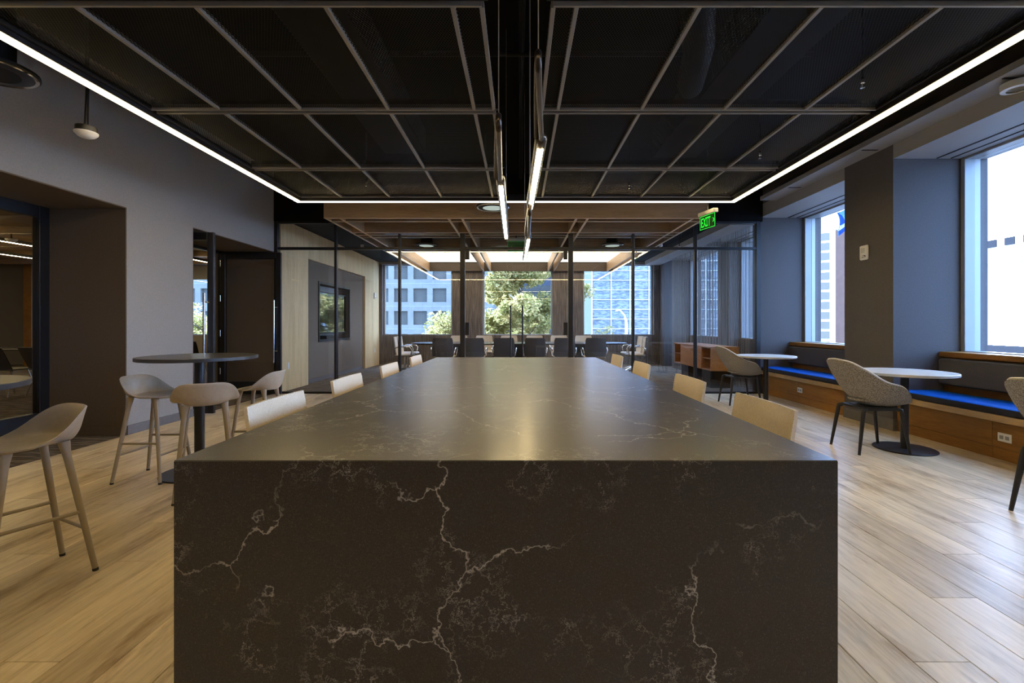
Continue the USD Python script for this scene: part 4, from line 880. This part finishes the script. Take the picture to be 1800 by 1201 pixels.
for k in range(12): part(wbld, 'window', box(29.95, 30.0, 20.2 + 1.05 * k, 20.75 + 1.05 * k, 6.1, 6.55), 'dark_stone', world=True)
part(wbld, 'ledge', box(29.9, 30.0, 2, 32.5, 5.0, 5.12), 'white_metal', world=True)
# flag
fg = thing('flag', 'blue and white flag on a pole outside the farther bench window', 'flag', (10.25, 14.0, -7))
part(fg, 'pole', tube([(0, 0, 0), (0, 0, 12.1)], 0.03, 10), 'white_metal', smooth=40)
nu, nv = 14, 10; V = []
for s in (0, 0.012):
    for i in range(nu):
        for j in range(nv):
            u, w = i / (nu - 1), j / (nv - 1)
            V.append([-0.03 - 0.42 * u + 0.05 * math.sin(5 * w), 0.09 * math.sin(9 * u + 2 * w) + s, 11.95 - 0.30 * u - 0.75 * w + 0.05 * math.sin(7 * u)])
V = np.array(V); m = nu * nv; F = grid_faces(nu, nv)
part(fg, 'cloth', (V, np.vstack([F, F[:, ::-1] + m])), 'flag_blue', smooth=60)
V2 = V.reshape(2, nu, nv, 3)[:, :, 5:8].copy(); V2[0, ..., 1] -= 0.006; V2[1, ..., 1] += 0.006; F2 = grid_faces(nu, 3)
part(fg, 'white_stripe', (V2.reshape(-1, 3), np.vstack([F2, F2[:, ::-1] + nu * 3])), 'white_metal', smooth=60)
# street lamp
sl = thing('street_lamp', 'white street lamp with curved arm outside the right back window', 'street lamp', (4.75, 20.2, -7))
part(sl, 'pole', tube([(0, 0, 0), (0, 0, 8.2), (-0.02, 0, 8.4), (-0.10, 0, 8.62), (-0.25, 0, 8.80), (-0.36, 0, 8.85)], [0.09, 0.06, 0.058, 0.05, 0.045, 0.04], 12), 'white_metal', smooth=60)
part(sl, 'lamp_head', lathe([(1e-4, 0), (0.06, 0.0), (0.07, 0.03), (0.03, 0.07), (1e-4, 0.08)], 16, (-0.42, 0))[0] * [1, 1, 1] + [0, 0, 8.78] if False else move(lathe([(1e-4, 0), (0.06, 0.0), (0.07, 0.03), (0.03, 0.07), (1e-4, 0.08)], 16), (-0.42, 0, 8.78)), 'white_metal', smooth=40)
# trees
def tree(lab, x, y, zb, h, rx, rz_, seed, nleaf, crown0):
    t = thing('tree', lab, 'tree', (x, y, zb)); r = np.random.default_rng(seed)
    part(t, 'trunk', tube([(0, 0, 0), (0.1, 0, h * 0.35), (0.0, 0.1, h * 0.7), (0.1, 0, h * 0.92)], [0.22, 0.16, 0.09, 0.03], 10), 'bark', smooth=50)
    br, cl = [], []
    for k in range(60):
        z = h * r.uniform(crown0, 0.93); a = r.uniform(0, 2 * np.pi); f = (z / h - crown0) / (1 - crown0)
        R = rx * math.sqrt(max(0.05, 1 - (2 * f - 0.9) ** 2 * 0.85)) * r.uniform(0.65, 1.05)
        p0 = np.array([0, 0, z * 0.93]); p1 = np.array([R * math.cos(a), R * math.sin(a), z + r.uniform(-0.1, 0.6) * R * 0.5])
        mid = (p0 + p1) / 2 + [0, 0, 0.15 * R]
        br.append(tube([p0, mid, p1], [0.05, 0.03, 0.012], 6))
        for q in range(7):
            k2 = r.uniform(0.25, 1.0); c = p0 * (1 - k2) + p1 * k2 + r.normal(0, 0.25, 3); cl.append((c, r.uniform(0.28, 0.6)))
    part(t, 'branches', join(*br), 'bark', smooth=50)
    ci = r.integers(0, len(cl), nleaf); C = np.array([c for c, _ in cl])[ci]; S = np.array([s for _, s in cl])[ci]
    d = r.normal(size=(nleaf, 3)); d /= np.linalg.norm(d, axis=1, keepdims=True)
    P = C + d * (S * r.uniform(0.3, 1, nleaf) ** 0.5)[:, None] * [1, 1, 0.8]
    nrm = r.normal(size=(nleaf, 3)) + [0, 0, 0.8]; nrm /= np.linalg.norm(nrm, axis=1, keepdims=True)
    u = np.cross(nrm, r.normal(size=(nleaf, 3))); u /= np.linalg.norm(u, axis=1, keepdims=True); w = np.cross(nrm, u)
    L = r.uniform(0.055, 0.105, nleaf)[:, None]
    V = np.stack([P - u * L, P + w * L * 0.55, P + u * L, P - w * L * 0.55], 1).reshape(-1, 3); b = np.arange(nleaf)[:, None] * 4
    part(t, 'foliage', (V, np.vstack([b + [0, 1, 2], b + [0, 2, 3]])), 'leaf', kind='stuff')
tree('pale green sunlit tree filling the middle back window', 0.1, 23.5, -7, 14.2, 3.7, 1, 11, 100000, 0.33)
tree('lower tree seen at the bottom of the left back window', -4.1, 25.5, -7, 9.4, 1.25, 1, 12, 14000, 0.40)
tree('green tree outside the side room window', -16.5, 24.0, -7, 9.4, 2.9, 1, 13, 22000, 0.40)
tree('slender tree at the foot of the street lamp', 4.3, 25.0, -7, 8.3, 1.2, 1, 14, 9000, 0.45)
